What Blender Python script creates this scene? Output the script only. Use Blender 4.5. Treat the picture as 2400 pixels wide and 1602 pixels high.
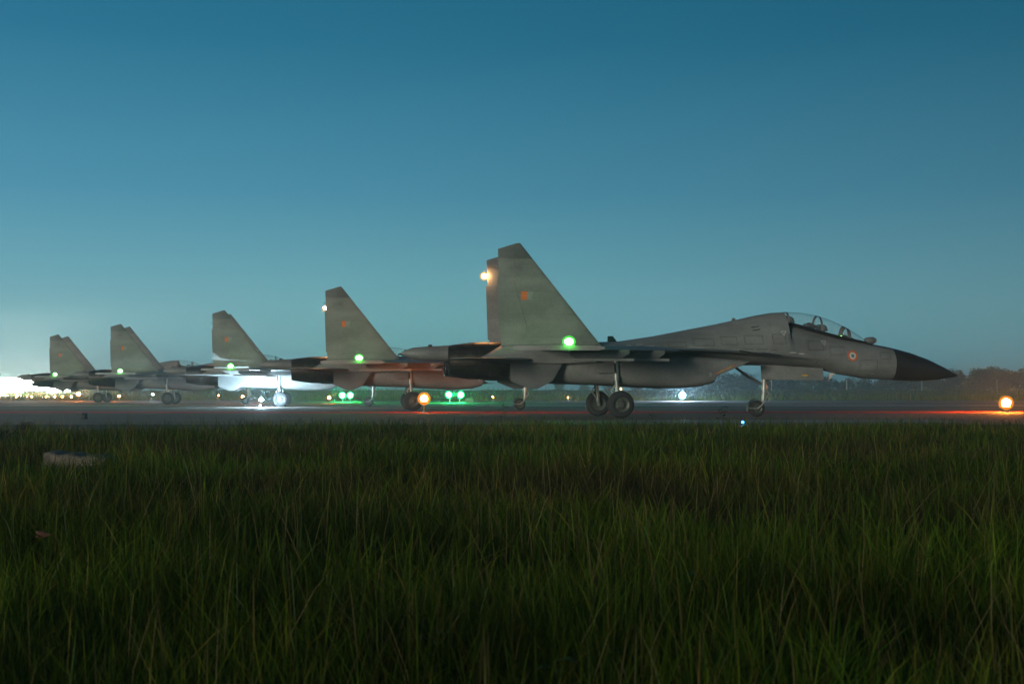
import bpy, bmesh, math, random
import numpy as np
from mathutils import Vector, Matrix

for o in list(bpy.data.objects):
    bpy.data.objects.remove(o)
SC = bpy.context.scene
COL = SC.collection
R = math.radians

# ------------------------------------------------------------------ camera, sky, moonlight, exposure
cam_data = bpy.data.cameras.new('camera')
cam = bpy.data.objects.new('camera', cam_data)
COL.objects.link(cam)
cam.location = (0, 0, .9)
cam.rotation_euler = (R(90) + math.atan(119.6 / 3000), 0, 0)
cam_data.sensor_width = 36
cam_data.lens = 45
cam_data.clip_start = .05
cam_data.clip_end = 6000
cam_data.dof.use_dof = True
cam_data.dof.focus_distance = 50
cam_data.dof.aperture_fstop = 7.1
SC.camera = cam

SUN_EL, SUN_AZ = .6, -46           # the sun has just set beyond the left of the frame
world = bpy.data.worlds.new('World')
SC.world = world
world.use_nodes = True
wn, wl = world.node_tree.nodes, world.node_tree.links
wn.clear()
w_out = wn.new('ShaderNodeOutputWorld')
w_bg = wn.new('ShaderNodeBackground')
w_sky = wn.new('ShaderNodeTexSky')
w_sky.sky_type = 'NISHITA'
w_sky.sun_disc = False
w_sky.sun_elevation = R(SUN_EL)
w_sky.sun_rotation = R(SUN_AZ)
w_sky.air_density = 1.0
w_sky.dust_density = .6
w_sky.ozone_density = 3.0
w_tc = wn.new('ShaderNodeTexCoord')
w_sep = wn.new('ShaderNodeSeparateXYZ')
wl.new(w_tc.outputs['Generated'], w_sep.inputs[0])
w_ramp = wn.new('ShaderNodeValToRGB')            # clear dusk sky: colour by height above the horizon
SKY = [(0, (.165, .44, .50)), (.067, (.135, .375, .445)), (.152, (.056, .245, .36)), (.264, (.014, .15, .25)),
       (.34, (.006, .115, .2)), (.6, (.004, .05, .105)), (1, (.003, .03, .07))]
while len(w_ramp.color_ramp.elements) < len(SKY):
    w_ramp.color_ramp.elements.new(.5)
for e_, (p_, c_) in zip(w_ramp.color_ramp.elements, SKY):
    e_.position = p_
    e_.color = (*c_, 1)
wl.new(w_sep.outputs['Z'], w_ramp.inputs[0])
w_dot = wn.new('ShaderNodeVectorMath'); w_dot.operation = 'DOT_PRODUCT'   # brighter towards the afterglow, darker opposite
w_dot.inputs[1].default_value = (math.sin(R(SUN_AZ)), math.cos(R(SUN_AZ)), 0)
wl.new(w_tc.outputs['Generated'], w_dot.inputs[0])
w_t = wn.new('ShaderNodeMapRange')
w_t.inputs['From Min'].default_value = -1; w_t.inputs['From Max'].default_value = 1
wl.new(w_dot.outputs['Value'], w_t.inputs['Value'])
w_p = wn.new('ShaderNodeMath'); w_p.operation = 'POWER'; w_p.inputs[1].default_value = 2.0
wl.new(w_t.outputs[0], w_p.inputs[0])
w_f = wn.new('ShaderNodeMath'); w_f.operation = 'MULTIPLY_ADD'; w_f.inputs[1].default_value = .85; w_f.inputs[2].default_value = .35
wl.new(w_p.outputs[0], w_f.inputs[0])
w_mul = wn.new('ShaderNodeVectorMath'); w_mul.operation = 'SCALE'
wl.new(w_ramp.outputs[0], w_mul.inputs[0]); wl.new(w_f.outputs[0], w_mul.inputs['Scale'])
wl.new(w_mul.outputs[0], w_bg.inputs['Color'])
w_bg.inputs['Strength'].default_value = 1
w_bg2 = wn.new('ShaderNodeBackground')
wl.new(w_sky.outputs[0], w_bg2.inputs['Color'])
w_bg2.inputs['Strength'].default_value = .02
w_vor = wn.new('ShaderNodeTexVoronoi'); w_vor.inputs['Scale'].default_value = 52      # a few first stars
wl.new(w_tc.outputs['Generated'], w_vor.inputs['Vector'])
w_s1 = wn.new('ShaderNodeMath'); w_s1.operation = 'LESS_THAN'; w_s1.inputs[1].default_value = .032
wl.new(w_vor.outputs['Distance'], w_s1.inputs[0])
w_s2 = wn.new('ShaderNodeSeparateColor'); wl.new(w_vor.outputs['Color'], w_s2.inputs[0])
w_s3 = wn.new('ShaderNodeMath'); w_s3.operation = 'GREATER_THAN'; w_s3.inputs[1].default_value = .95
wl.new(w_s2.outputs[0], w_s3.inputs[0])
w_s4 = wn.new('ShaderNodeMath'); w_s4.operation = 'MULTIPLY'; wl.new(w_s1.outputs[0], w_s4.inputs[0]); wl.new(w_s3.outputs[0], w_s4.inputs[1])
w_s5 = wn.new('ShaderNodeMath'); w_s5.operation = 'MULTIPLY'; w_s5.inputs[1].default_value = .9; wl.new(w_s4.outputs[0], w_s5.inputs[0])
w_bg3 = wn.new('ShaderNodeBackground'); wl.new(w_s5.outputs[0], w_bg3.inputs['Strength'])
w_add3 = wn.new('ShaderNodeAddShader')
w_add = wn.new('ShaderNodeAddShader')
wl.new(w_bg.outputs[0], w_add.inputs[0]); wl.new(w_bg2.outputs[0], w_add.inputs[1])
wl.new(w_add.outputs[0], w_add3.inputs[0]); wl.new(w_bg3.outputs[0], w_add3.inputs[1])
wl.new(w_add3.outputs[0], w_out.inputs['Surface'])

moon = bpy.data.lights.new('moon', 'SUN')
moon.energy = 2.0
moon.angle = R(12)
moon.color = (1, .92, .80)
moon_o = bpy.data.objects.new('moon', moon)
COL.objects.link(moon_o)
moon_o.rotation_euler = (R(84.5), 0, R(-36))

SC.view_settings.view_transform = 'Standard'
SC.view_settings.look = 'None'
SC.view_settings.gamma = 1
SC.view_settings.exposure = 0
SC.view_settings.use_curve_mapping = False
SC.render.engine = 'CYCLES'
SC.cycles.use_denoising = True
SC.cycles.sample_clamp_indirect = 4
SC.cycles.max_bounces = 6
SC.cycles.volume_bounces = 0

rnd = random.Random(7)
rng = np.random.default_rng(7)

# ------------------------------------------------------------------ materials
MATS = {}
def mat(name, col, rough=.6, metal=0, var=.0, scale=2.0, spec=.5, bump=0, bscale=20, col2=None, coat=0):
    m = bpy.data.materials.new(name)
    m.use_nodes = True
    n, l = m.node_tree.nodes, m.node_tree.links
    b = n['Principled BSDF']
    b.inputs['Roughness'].default_value = rough
    b.inputs['Metallic'].default_value = metal
    b.inputs['Specular IOR Level'].default_value = spec
    b.inputs['Base Color'].default_value = (*col, 1)
    if coat:
        b.inputs['Coat Weight'].default_value = coat
    tc = n.new('ShaderNodeTexCoord')
    if var or col2:
        nz = n.new('ShaderNodeTexNoise')
        nz.inputs['Scale'].default_value = scale
        nz.inputs['Detail'].default_value = 6
        nz.inputs['Roughness'].default_value = .62
        l.new(tc.outputs['Object'], nz.inputs['Vector'])
        rp = n.new('ShaderNodeValToRGB')
        rp.color_ramp.elements[0].position = .32
        rp.color_ramp.elements[1].position = .68
        c2 = col2 or col
        rp.color_ramp.elements[0].color = (*[c * (1 - var) for c in col], 1)
        rp.color_ramp.elements[1].color = (*[min(1, c * (1 + var)) for c in c2], 1)
        l.new(nz.outputs['Fac'], rp.inputs[0])
        l.new(rp.outputs[0], b.inputs['Base Color'])
    if bump:
        nb = n.new('ShaderNodeTexNoise')
        nb.inputs['Scale'].default_value = bscale
        nb.inputs['Detail'].default_value = 5
        l.new(tc.outputs['Object'], nb.inputs['Vector'])
        bp = n.new('ShaderNodeBump')
        bp.inputs['Strength'].default_value = bump
        bp.inputs['Distance'].default_value = .02
        l.new(nb.outputs['Fac'], bp.inputs['Height'])
        l.new(bp.outputs[0], b.inputs['Normal'])
    MATS[name] = m
    return m

def emis(name, col, strength):
    m = bpy.data.materials.new(name)
    m.use_nodes = True
    n, l = m.node_tree.nodes, m.node_tree.links
    n.clear()
    o = n.new('ShaderNodeOutputMaterial')
    e = n.new('ShaderNodeEmission')
    e.inputs[0].default_value = (*col, 1)
    e.inputs[1].default_value = strength
    l.new(e.outputs[0], o.inputs['Surface'])
    MATS[name] = m
    return m

def paint(name, col, rough=.5, panels=1):
    """weathered aircraft paint: large soft blotches, streaks along the airflow, fine grime"""
    m = bpy.data.materials.new(name)
    m.use_nodes = True
    n, l = m.node_tree.nodes, m.node_tree.links
    b = n['Principled BSDF']
    tc = n.new('ShaderNodeTexCoord')
    mp = n.new('ShaderNodeMapping')
    mp.inputs['Scale'].default_value = (.6, 1.0, 1.0)
    l.new(tc.outputs['Object'], mp.inputs['Vector'])
    a = n.new('ShaderNodeTexNoise'); a.inputs['Scale'].default_value = 1.1; a.inputs['Detail'].default_value = 7; a.inputs['Roughness'].default_value = .6
    l.new(mp.outputs[0], a.inputs['Vector'])
    f = n.new('ShaderNodeTexNoise'); f.inputs['Scale'].default_value = 14; f.inputs['Detail'].default_value = 4
    l.new(tc.outputs['Object'], f.inputs['Vector'])
    mx = n.new('ShaderNodeMath'); mx.operation = 'MULTIPLY_ADD'; mx.inputs[1].default_value = .3
    l.new(f.outputs['Fac'], mx.inputs[0]); l.new(a.outputs['Fac'], mx.inputs[2])
    rp = n.new('ShaderNodeValToRGB')
    rp.color_ramp.elements[0].position = .45
    rp.color_ramp.elements[1].position = .85
    rp.color_ramp.elements[0].color = (*[c * .62 for c in col], 1)
    rp.color_ramp.elements[1].color = (*[c * 1.16 for c in col], 1)
    l.new(mx.outputs[0], rp.inputs[0])
    l.new(rp.outputs[0], b.inputs['Base Color'])
    sx = n.new('ShaderNodeSeparateXYZ'); cx = n.new('ShaderNodeCombineXYZ')
    l.new(tc.outputs['Object'], sx.inputs[0]); l.new(sx.outputs['X'], cx.inputs['X'])
    ad = n.new('ShaderNodeMath'); ad.operation = 'MULTIPLY_ADD'; ad.inputs[1].default_value = .6
    l.new(sx.outputs['Y'], ad.inputs[0]); l.new(sx.outputs['Z'], ad.inputs[2]); l.new(ad.outputs[0], cx.inputs['Y'])
    bk = n.new('ShaderNodeTexBrick')
    bk.offset = .37; bk.squash = 1.6; bk.squash_frequency = 3
    bk.inputs['Color1'].default_value = (.95, .95, .95, 1); bk.inputs['Color2'].default_value = (1.02, 1.02, 1.02, 1); bk.inputs['Mortar'].default_value = (.6, .6, .6, 1)
    bk.inputs['Scale'].default_value = 1; bk.inputs['Brick Width'].default_value = 1.9; bk.inputs['Row Height'].default_value = .83
    bk.inputs['Mortar Size'].default_value = .005; bk.inputs['Mortar Smooth'].default_value = .4
    l.new(cx.outputs[0], bk.inputs['Vector'])
    pm = n.new('ShaderNodeMix'); pm.data_type = 'RGBA'; pm.blend_type = 'MULTIPLY'; pm.inputs['Factor'].default_value = panels
    l.new(rp.outputs[0], pm.inputs['A']); l.new(bk.outputs['Color'], pm.inputs['B'])
    l.new(pm.outputs['Result'], b.inputs['Base Color'])
    rr = n.new('ShaderNodeMapRange')
    rr.inputs['To Min'].default_value = rough - .1; rr.inputs['To Max'].default_value = rough + .15
    l.new(a.outputs['Fac'], rr.inputs['Value'])
    l.new(rr.outputs[0], b.inputs['Roughness'])
    MATS[name] = m
    return m

paint('grey_paint', (.215, .225, .205))
paint('dark_grey_paint', (.15, .16, .15))
paint('pale_grey_paint', (.30, .31, .28))
paint('radome_paint', (.032, .029, .024), .36, 0)
mat('burnt_metal', (.085, .07, .055), .42, .8, .45, 3)
mat('soot', (.02, .02, .019), .8)
mat('tyre', (.022, .022, .022), .8, bump=.3, bscale=30)
mat('hub', (.085, .095, .075), .5, .3, .3, 6)
mat('gear_metal', (.33, .36, .32), .4, .35, .25, 5)
mat('chrome', (.7, .7, .68), .18, 1)
mat('black', (.012, .012, .012), .6)
mat('cockpit', (.03, .034, .032), .5, 0, .4, 6)
mat('white_mark', (.55, .55, .5), .6, 0, .15, 6)
mat('orange_mark', (.62, .15, .04), .6, 0, .12, 9)
mat('yellow_mark', (.55, .33, .04), .6, 0, .2, 9)
mat('green_mark', (.12, .2, .17), .6, 0, .12, 9)
mat('flash_pale', (.235, .245, .22), .6, 0, .12, 9)
mat('flash_green', (.165, .20, .175), .6, 0, .12, 9)
mat('faded_mark', (.26, .27, .25), .6, 0, .12, 9)
mat('helmet', (.12, .13, .12), .22, 0, .2, 8, coat=.5)
mat('suit', (.06, .07, .045), .85, 0, .3, 10)
mat('visor', (.01, .011, .012), .08, 0)
mat('skin', (.28, .17, .11), .6)
mat('steel', (.3, .31, .31), .35, .7, .3, 8)
mat('aviation_yellow', (.5, .3, .03), .5, 0, .2, 8)
mat('concrete_slab', (.15, .13, .10), .9, 0, .4, 6, bump=.8, bscale=18)
mat('dry_leaf', (.22, .10, .055), .7, 0, .25, 30)
mat('weed_leaf', (.045, .09, .02), .55, 0, .3, 9)
mat('bark', (.05, .04, .03), .9, 0, .4, 6)
mat('leaves', (.030, .048, .018), .7, 0, .5, .8)
mat('white_line_and_trail', (.62, .62, .58), .75, 0, .3, .9)
mat('red_trail_paint', (.62, .035, .025), .9, 0, .25, .8, spec=.1)  # colour of vehicle tail-light trails, painted onto the tarmac
mat('post_paint', (.5, .5, .46), .7, 0, .2, 5)

g = bpy.data.materials.new('glass'); g.use_nodes = True
gn, gl = g.node_tree.nodes, g.node_tree.links
gn.clear()
g_o = gn.new('ShaderNodeOutputMaterial'); g_t = gn.new('ShaderNodeBsdfTransparent'); g_g = gn.new('ShaderNodeBsdfGlossy')
g_t.inputs[0].default_value = (.95, .97, .96, 1); g_g.inputs['Roughness'].default_value = .06
g_w = gn.new('ShaderNodeLayerWeight'); g_w.inputs['Blend'].default_value = .5
g_p = gn.new('ShaderNodeMath'); g_p.operation = 'POWER'; g_p.inputs[1].default_value = 4
gl.new(g_w.outputs['Facing'], g_p.inputs[0])
g_f = gn.new('ShaderNodeMath'); g_f.operation = 'MULTIPLY_ADD'; g_f.inputs[1].default_value = .55; g_f.inputs[2].default_value = .04
gl.new(g_p.outputs[0], g_f.inputs[0])
g_m = gn.new('ShaderNodeMixShader')
gl.new(g_f.outputs[0], g_m.inputs[0]); gl.new(g_t.outputs[0], g_m.inputs[1]); gl.new(g_g.outputs[0], g_m.inputs[2])
g_d = gn.new('ShaderNodeBsdfDiffuse'); g_d.inputs[0].default_value = (.8, .85, .85, 1)
g_k = gn.new('ShaderNodeMixShader'); g_k.inputs[0].default_value = .07
gl.new(g_m.outputs[0], g_k.inputs[1]); gl.new(g_d.outputs[0], g_k.inputs[2])
gl.new(g_k.outputs[0], g_o.inputs['Surface'])
MATS['glass'] = g

emis('lamp_green', (.2, 1, .18), 210)
emis('lamp_ground_green', (.04, 1, .35), 1500)
emis('lamp_tail', (1, .62, .3), 700)
emis('lamp_orange', (1, .42, .06), 2200)
emis('lamp_orange_soft', (1, .42, .06), 150)
emis('lamp_orange_dim', (1, .36, .04), 2200)
emis('lamp_white', (.72, .86, 1), 4500)
emis('lamp_work', (.70, .87, 1), 14000)
emis('lamp_flood', (1, .93, .76), 520)
emis('lamp_blue', (.1, .6, 1), 25)
emis('lamp_red', (1, .07, .03), 480)
emis('screen_green', (.3, 1, .12), 3)

def lens(name, col, k):
    """frosted coloured lamp glass: clear enough to show the filament, glowing in its own colour while lit"""
    m = bpy.data.materials.new(name); m.use_nodes = True
    n, l = m.node_tree.nodes, m.node_tree.links
    n.clear()
    o = n.new('ShaderNodeOutputMaterial'); t = n.new('ShaderNodeBsdfTransparent'); e = n.new('ShaderNodeEmission'); a = n.new('ShaderNodeAddShader')
    t.inputs[0].default_value = (*[.45 + .5 * c for c in col], 1)
    e.inputs[0].default_value = (*col, 1); e.inputs[1].default_value = k
    l.new(t.outputs[0], a.inputs[0]); l.new(e.outputs[0], a.inputs[1]); l.new(a.outputs[0], o.inputs['Surface'])
    MATS[name] = m
lens('lens_green', (.12, 1, .12), .40)
lens('lens_ground_green', (.02, 1, .30), .40)
lens('lens_tail', (1, .55, .2), .45)
lens('lens_orange', (1, .33, .03), .55)
lens('lens_white', (.55, .8, 1), .45)
lens('lens_blue', (.05, .5, 1), .4)
LENS = {'lamp_green': 'lens_green', 'lamp_ground_green': 'lens_ground_green', 'lamp_tail': 'lens_tail', 'lamp_orange': 'lens_orange', 'lamp_orange_soft': 'lens_orange', 'lamp_orange_dim': 'lens_orange', 'lamp_white': 'lens_white', 'lamp_work': 'lens_white', 'lamp_blue': 'lens_blue'}

# ------------------------------------------------------------------ mesh helpers
class MB:
    def __init__(self):
        self.v, self.f = [], []
    def add(self, v, f):
        o = len(self.v)
        self.v += [tuple(p) for p in v]
        self.f += [tuple(i + o for i in q) for q in f]
        return self
    def loft(self, rings, closed=True, cap0=True, cap1=True):
        n = len(rings[0]); v = [p for r in rings for p in r]; f = []
        for i in range(len(rings) - 1):
            for j in range(n if closed else n - 1):
                k = (j + 1) % n
                f.append((i * n + j, i * n + k, (i + 1) * n + k, (i + 1) * n + j))
        if cap0: f.append(tuple(reversed(range(n))))
        if cap1: f.append(tuple((len(rings) - 1) * n + j for j in range(n)))
        return self.add(v, f)
    def box(self, x0, x1, y0, y1, z0, z1):
        v = [(x, y, z) for z in (z0, z1) for y in (y0, y1) for x in (x0, x1)]
        return self.add(v, [(0, 2, 3, 1), (4, 5, 7, 6), (0, 1, 5, 4), (2, 6, 7, 3), (0, 4, 6, 2), (1, 3, 7, 5)])
    def tube(self, pts, rads, n=12, caps=True):
        pts = [Vector(p) for p in pts]
        if not hasattr(rads, '__len__'): rads = [rads] * len(pts)
        rings = []
        ref = None
        for i, p in enumerate(pts):
            d = (pts[min(i + 1, len(pts) - 1)] - pts[max(i - 1, 0)]).normalized()
            if ref is None:
                ref = d.orthogonal().normalized()
            u = (ref - d * ref.dot(d)).normalized(); w = d.cross(u)
            rings.append([tuple(p + (u * math.cos(a) + w * math.sin(a)) * rads[i]) for a in [2 * math.pi * j / n for j in range(n)]])
        return self.loft(rings, True, caps, caps)
    def lathe(self, prof, c, axis='z', n=24, cap0=False, cap1=False):
        """prof: (along, radius)"""
        rings = []
        for t, r in prof:
            ring = []
            for j in range(n):
                a = 2 * math.pi * j / n
                u, w = r * math.cos(a), r * math.sin(a)
                ring.append({'x': (c[0] + t, c[1] + u, c[2] + w), 'y': (c[0] + w, c[1] + t, c[2] + u), 'z': (c[0] + u, c[1] + w, c[2] + t)}[axis])
            rings.append(ring)
        return self.loft(rings, True, cap0, cap1)
    def sphere(self, c, r, n=16, m=10, sx=1, sy=1, sz=1):
        prof = [(-math.cos(math.pi * i / m), max(1e-4, math.sin(math.pi * i / m))) for i in range(m + 1)]
        rings = [[(c[0] + r * sx * q * math.cos(2 * math.pi * j / n), c[1] + r * sy * q * math.sin(2 * math.pi * j / n), c[2] + r * sz * t) for j in range(n)] for t, q in prof]
        return self.loft(rings)
    def build(self, name, material, parent=None, smooth=True, angle=38):
        me = bpy.data.meshes.new(name)
        me.from_pydata(self.v, [], self.f)
        me.materials.append(MATS[material])
        me.update()
        bm = bmesh.new(); bm.from_mesh(me)
        bmesh.ops.recalc_face_normals(bm, faces=bm.faces)
        bm.to_mesh(me); bm.free()
        if smooth:
            me.shade_smooth()
            me.set_sharp_from_angle(angle=R(angle))
        o = bpy.data.objects.new(name, me)
        COL.objects.link(o)
        o.parent = parent
        return o

def tag(o, label, cat=None, group=None, kind=None):
    if label: o['label'] = label
    if cat: o['category'] = cat
    if group: o['group'] = group
    if kind: o['kind'] = kind
    return o
def thing(name, loc, label, cat, group=None, rz=0):
    o = bpy.data.objects.new(name, None)
    o.empty_display_size = .3
    COL.objects.link(o)
    o.location = loc
    o.rotation_euler = (0, 0, rz)
    return tag(o, label, cat, group)
def copy_tree(o, parent=None):
    c = o.copy(); COL.objects.link(c); c.parent = parent
    for ch in o.children:
        copy_tree(ch, c)
    return c

# ------------------------------------------------------------------ ground, tarmac, markings, painted light trails
def ground_mat(name, c1, c2, c3, s1, s2, rough, bump, spec=.3):
    m = bpy.data.materials.new(name); m.use_nodes = True
    n, l = m.node_tree.nodes, m.node_tree.links
    b = n['Principled BSDF']; b.inputs['Specular IOR Level'].default_value = spec
    tc = n.new('ShaderNodeTexCoord')
    a = n.new('ShaderNodeTexNoise'); a.inputs['Scale'].default_value = s1; a.inputs['Detail'].default_value = 8
    f = n.new('ShaderNodeTexNoise'); f.inputs['Scale'].default_value = s2; f.inputs['Detail'].default_value = 6
    l.new(tc.outputs['Object'], a.inputs['Vector']); l.new(tc.outputs['Object'], f.inputs['Vector'])
    rp = n.new('ShaderNodeValToRGB')
    rp.color_ramp.elements[0].position = .35; rp.color_ramp.elements[1].position = .65
    rp.color_ramp.elements[0].color = (*c1, 1); rp.color_ramp.elements[1].color = (*c2, 1)
    l.new(a.outputs['Fac'], rp.inputs[0])
    mx = n.new('ShaderNodeMix'); mx.data_type = 'RGBA'; mx.inputs['B'].default_value = (*c3, 1)
    mr = n.new('ShaderNodeMapRange'); mr.inputs['From Min'].default_value = .5; mr.inputs['From Max'].default_value = .72
    l.new(f.outputs['Fac'], mr.inputs['Value']); l.new(mr.outputs[0], mx.inputs['Factor'])
    l.new(rp.outputs[0], mx.inputs['A']); l.new(mx.outputs['Result'], b.inputs['Base Color'])
    rr = n.new('ShaderNodeMapRange'); rr.inputs['To Min'].default_value = rough - .12; rr.inputs['To Max'].default_value = rough + .12
    l.new(a.outputs['Fac'], rr.inputs['Value']); l.new(rr.outputs[0], b.inputs['Roughness'])
    bp = n.new('ShaderNodeBump'); bp.inputs['Strength'].default_value = bump; bp.inputs['Distance'].default_value = .03
    l.new(f.outputs['Fac'], bp.inputs['Height']); l.new(bp.outputs[0], b.inputs['Normal'])
    MATS[name] = m
ground_mat('soil', (.045, .038, .022), (.028, .036, .014), (.06, .048, .03), .35, 6, .9, .6)
ground_mat('tarmac', (.19, .148, .115), (.25, .195, .15), (.14, .112, .09), .09, 3.5, .86, .25, .12)
ground_mat('concrete', (.20, .185, .16), (.25, .235, .205), (.16, .15, .135), .12, 4, .6, .2, .5)

def sheet(name, x0, x1, y0, y1, z, material, wav=0):
    mb = MB()
    if wav:
        n = 80
        v = []
        for i in range(n + 1):
            x = x0 + (x1 - x0) * i / n
            v += [(x, y0 + wav * (math.sin(x * .7) + .6 * math.sin(x * 2.3 + 1)), z), (x, y1, z)]
        mb.add(v, [(2 * i, 2 * i + 2, 2 * i + 3, 2 * i + 1) for i in range(n)])
    else:
        mb.add([(x0, y0, z), (x1, y0, z), (x1, y1, z), (x0, y1, z)], [(0, 1, 2, 3)])
    o = mb.build(name, material, smooth=False)
    o['kind'] = 'structure'
    return o
sheet('ground', -900, 900, -60, 1100, 0, 'soil')
sheet('tarmac', -260, 260, 36.5, 150, .004, 'tarmac')
cs = sheet('concrete_strip', 1.0, 14.0, 38.5, 43.0, .008, 'concrete')
for nm, x0, x1, y0, y1, m_ in (('painted_white_trail', -200, 200, 90.5, 94, 'white_line_and_trail'), ('centre_line', -200, 200, 76.0, 76.3, 'white_line_and_trail'),  # the wide white stripe is a vehicle light trail put in as colour
                               ('painted_red_trail', -200, 200, 57, 62.5, 'red_trail_paint'), ('painted_red_trail_far', -200, 200, 99.5, 101.5, 'red_trail_paint')):  # both red stripes are tail-light trails painted on the ground
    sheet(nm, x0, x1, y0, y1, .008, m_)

# ------------------------------------------------------------------ fighter jet (local frame: x forward, y to port, z up, origin on the ground under the main wheels)
# fuselage stations: x, top, bottom, half width, height of greatest width, roundness above, roundness below
FUS = [(11.05, 2.64, 1.41, .615, 2.02, 2.0, 2.0), (10.4, 2.76, 1.43, .67, 2.05, 2.0, 2.1), (9.95, 2.83, 1.45, .71, 2.07, 2.0, 2.2),
       (9.4, 2.92, 1.55, .75, 2.10, 1.9, 2.1), (8.9, 3.01, 1.62, .79, 2.13, 1.85, 1.9), (8.3, 3.16, 1.78, .83, 2.18, 1.8, 1.7),
       (7.8, 3.29, 1.87, .86, 2.24, 1.75, 1.5), (7.3, 3.43, 1.90, .90, 2.28, 1.7, 1.45), (6.86, 3.55, 1.92, .93, 2.31, 1.7, 1.4),
       (6.80, 3.985, 1.92, .94, 2.31, 1.65, 1.4), (6.3, 3.96, 1.94, .97, 2.35, 1.6, 1.4), (5.6, 3.84, 1.95, 1.0, 2.4, 1.5, 1.4),
       (4.9, 3.68, 1.95, 1.03, 2.43, 1.45, 1.4), (4.17, 3.52, 1.95, 1.08, 2.46, 1.4, 1.5), (2.83, 3.26, 1.95, 1.2, 2.48, 1.4, 2.6),
       (1.68, 3.04, 1.95, 1.45, 2.48, 1.5, 2.6), (.4, 2.84, 1.95, 1.8, 2.47, 1.7, 2.6), (-1.0, 2.78, 1.95, 2.1, 2.45, 2.2, 2.6),
       (-2.5, 2.75, 1.95, 2.15, 2.42, 2.4, 2.6), (-3.8, 2.73, 1.98, 1.9, 2.40, 2.4, 2.4), (-4.6, 2.71, 2.02, 1.0, 2.38, 2.4, 2.2),
       (-5.2, 2.69, 2.05, .5, 2.36, 2.2, 2.2), (-6.0, 2.66, 2.06, .40, 2.36, 2.1, 2.1), (-6.9, 2.61, 2.08, .36, 2.35, 2.0, 2.0),
       (-7.35, 2.57, 2.15, .27, 2.35, 2.0, 2.0), (-7.6, 2.48, 2.25, .16, 2.36, 2.0, 2.0), (-7.78, 2.39, 2.35, .03, 2.37, 2.0, 2.0)]
def fus_at(x):
    xs = [-s[0] for s in FUS]
    return [float(np.interp(-x, xs, [s[k] for s in FUS])) for k in range(1, 7)]
def ring(x, zt, zb, hw, zm, nu, nl, n=22):
    pts = []
    for i in range(n):                       # starboard bottom -> top, then port top -> bottom
        a = -math.pi / 2 + math.pi * (i + .5) / n
        pts.append((a, -1))
    pts += [(a, 1) for a, _ in reversed(pts)]
    out = []
    for a, s in pts:
        c, q = math.cos(a), math.sin(a)
        e = nu if q > 0 else nl
        h = (zt - zm) if q > 0 else (zm - zb)
        out.append((x, s * hw * abs(c) ** (2 / e), zm + math.copysign(h * abs(q) ** (2 / e), q)))
    return out
def side_y(x, z):
    """half width of the fuselage at station x and height z"""
    if x > 11.05: x = 11.05
    zt, zb, hw, zm, nu, nl = fus_at(x)
    h, e = ((zt - zm), nu) if z > zm else ((zm - zb), nl)
    t = min(.999, abs(z - zm) / h)
    return hw * (1 - t ** e) ** (1 / e)
AIR = [(0, 0), (.015, .3), (.06, .55), (.16, .82), (.36, 1), (.62, .78), (.85, .36), (1, .05)]
def foil(le, te, th, axis):
    le, te = Vector(le), Vector(te)
    ax = Vector({'y': (0, 1, 0), 'z': (0, 0, 1)}[axis]) * th * .5
    up = [tuple(le.lerp(te, t) + ax * h) for t, h in AIR]
    lo = [tuple(le.lerp(te, t) - ax * h) for t, h in AIR[1:-1]]
    return up + [tuple(te - ax * .05)] + lo[::-1]
def half_foil(a, b, tha, thb, axis):
    """straight tapering slab from a to b (thickness tha to thb)"""
    a, b = Vector(a), Vector(b)
    ax = Vector({'y': (0, 1, 0), 'z': (0, 0, 1)}[axis])
    return [tuple(a + ax * tha / 2), tuple(b + ax * thb / 2), tuple(b - ax * thb / 2), tuple(a - ax * tha / 2)]

def wheel(parent, cx, cy, r, w, out, main=True):
    wh = MB()
    # tyre: rounded section with two grooves
    prof = []
    for i in range(15):
        a = -math.pi / 2 + math.pi * i / 14
        rr = r * .60 + r * .40 * (math.cos(a) ** .55 if math.cos(a) > 0 else 0)
        if i in (5, 9): rr -= r * .025
        prof.append((w / 2 * math.sin(a), rr))
    root = wh.lathe(prof, (cx, cy, r), 'y', 36).build('wheel', 'tyre', parent)
    h = MB()
    s = out
    h.lathe([(s * w * .30, r * .60), (s * w * .44, r * .58), (s * w * .36, r * .50), (s * w * .30, r * .42), (s * w * .34, r * .30), (s * w * .46, r * .24), (s * w * .48, r * .1), (s * w * .48, .001)], (cx, cy, r), 'y', 28)
    h.lathe([(-s * w * .30, r * .60), (-s * w * .42, r * .58), (-s * w * .34, r * .4), (-s * w * .34, .001)], (cx, cy, r), 'y', 28)
    for k in range(8):
        a = 2 * math.pi * k / 8
        h.lathe([(s * w * .36, r * .055), (s * w * .42, r * .05), (s * w * .42, .001)], (cx + r * .37 * math.cos(a), cy, r + r * .37 * math.sin(a)), 'y', 8)
    h.build('rim', 'hub', root)
    return root

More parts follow.
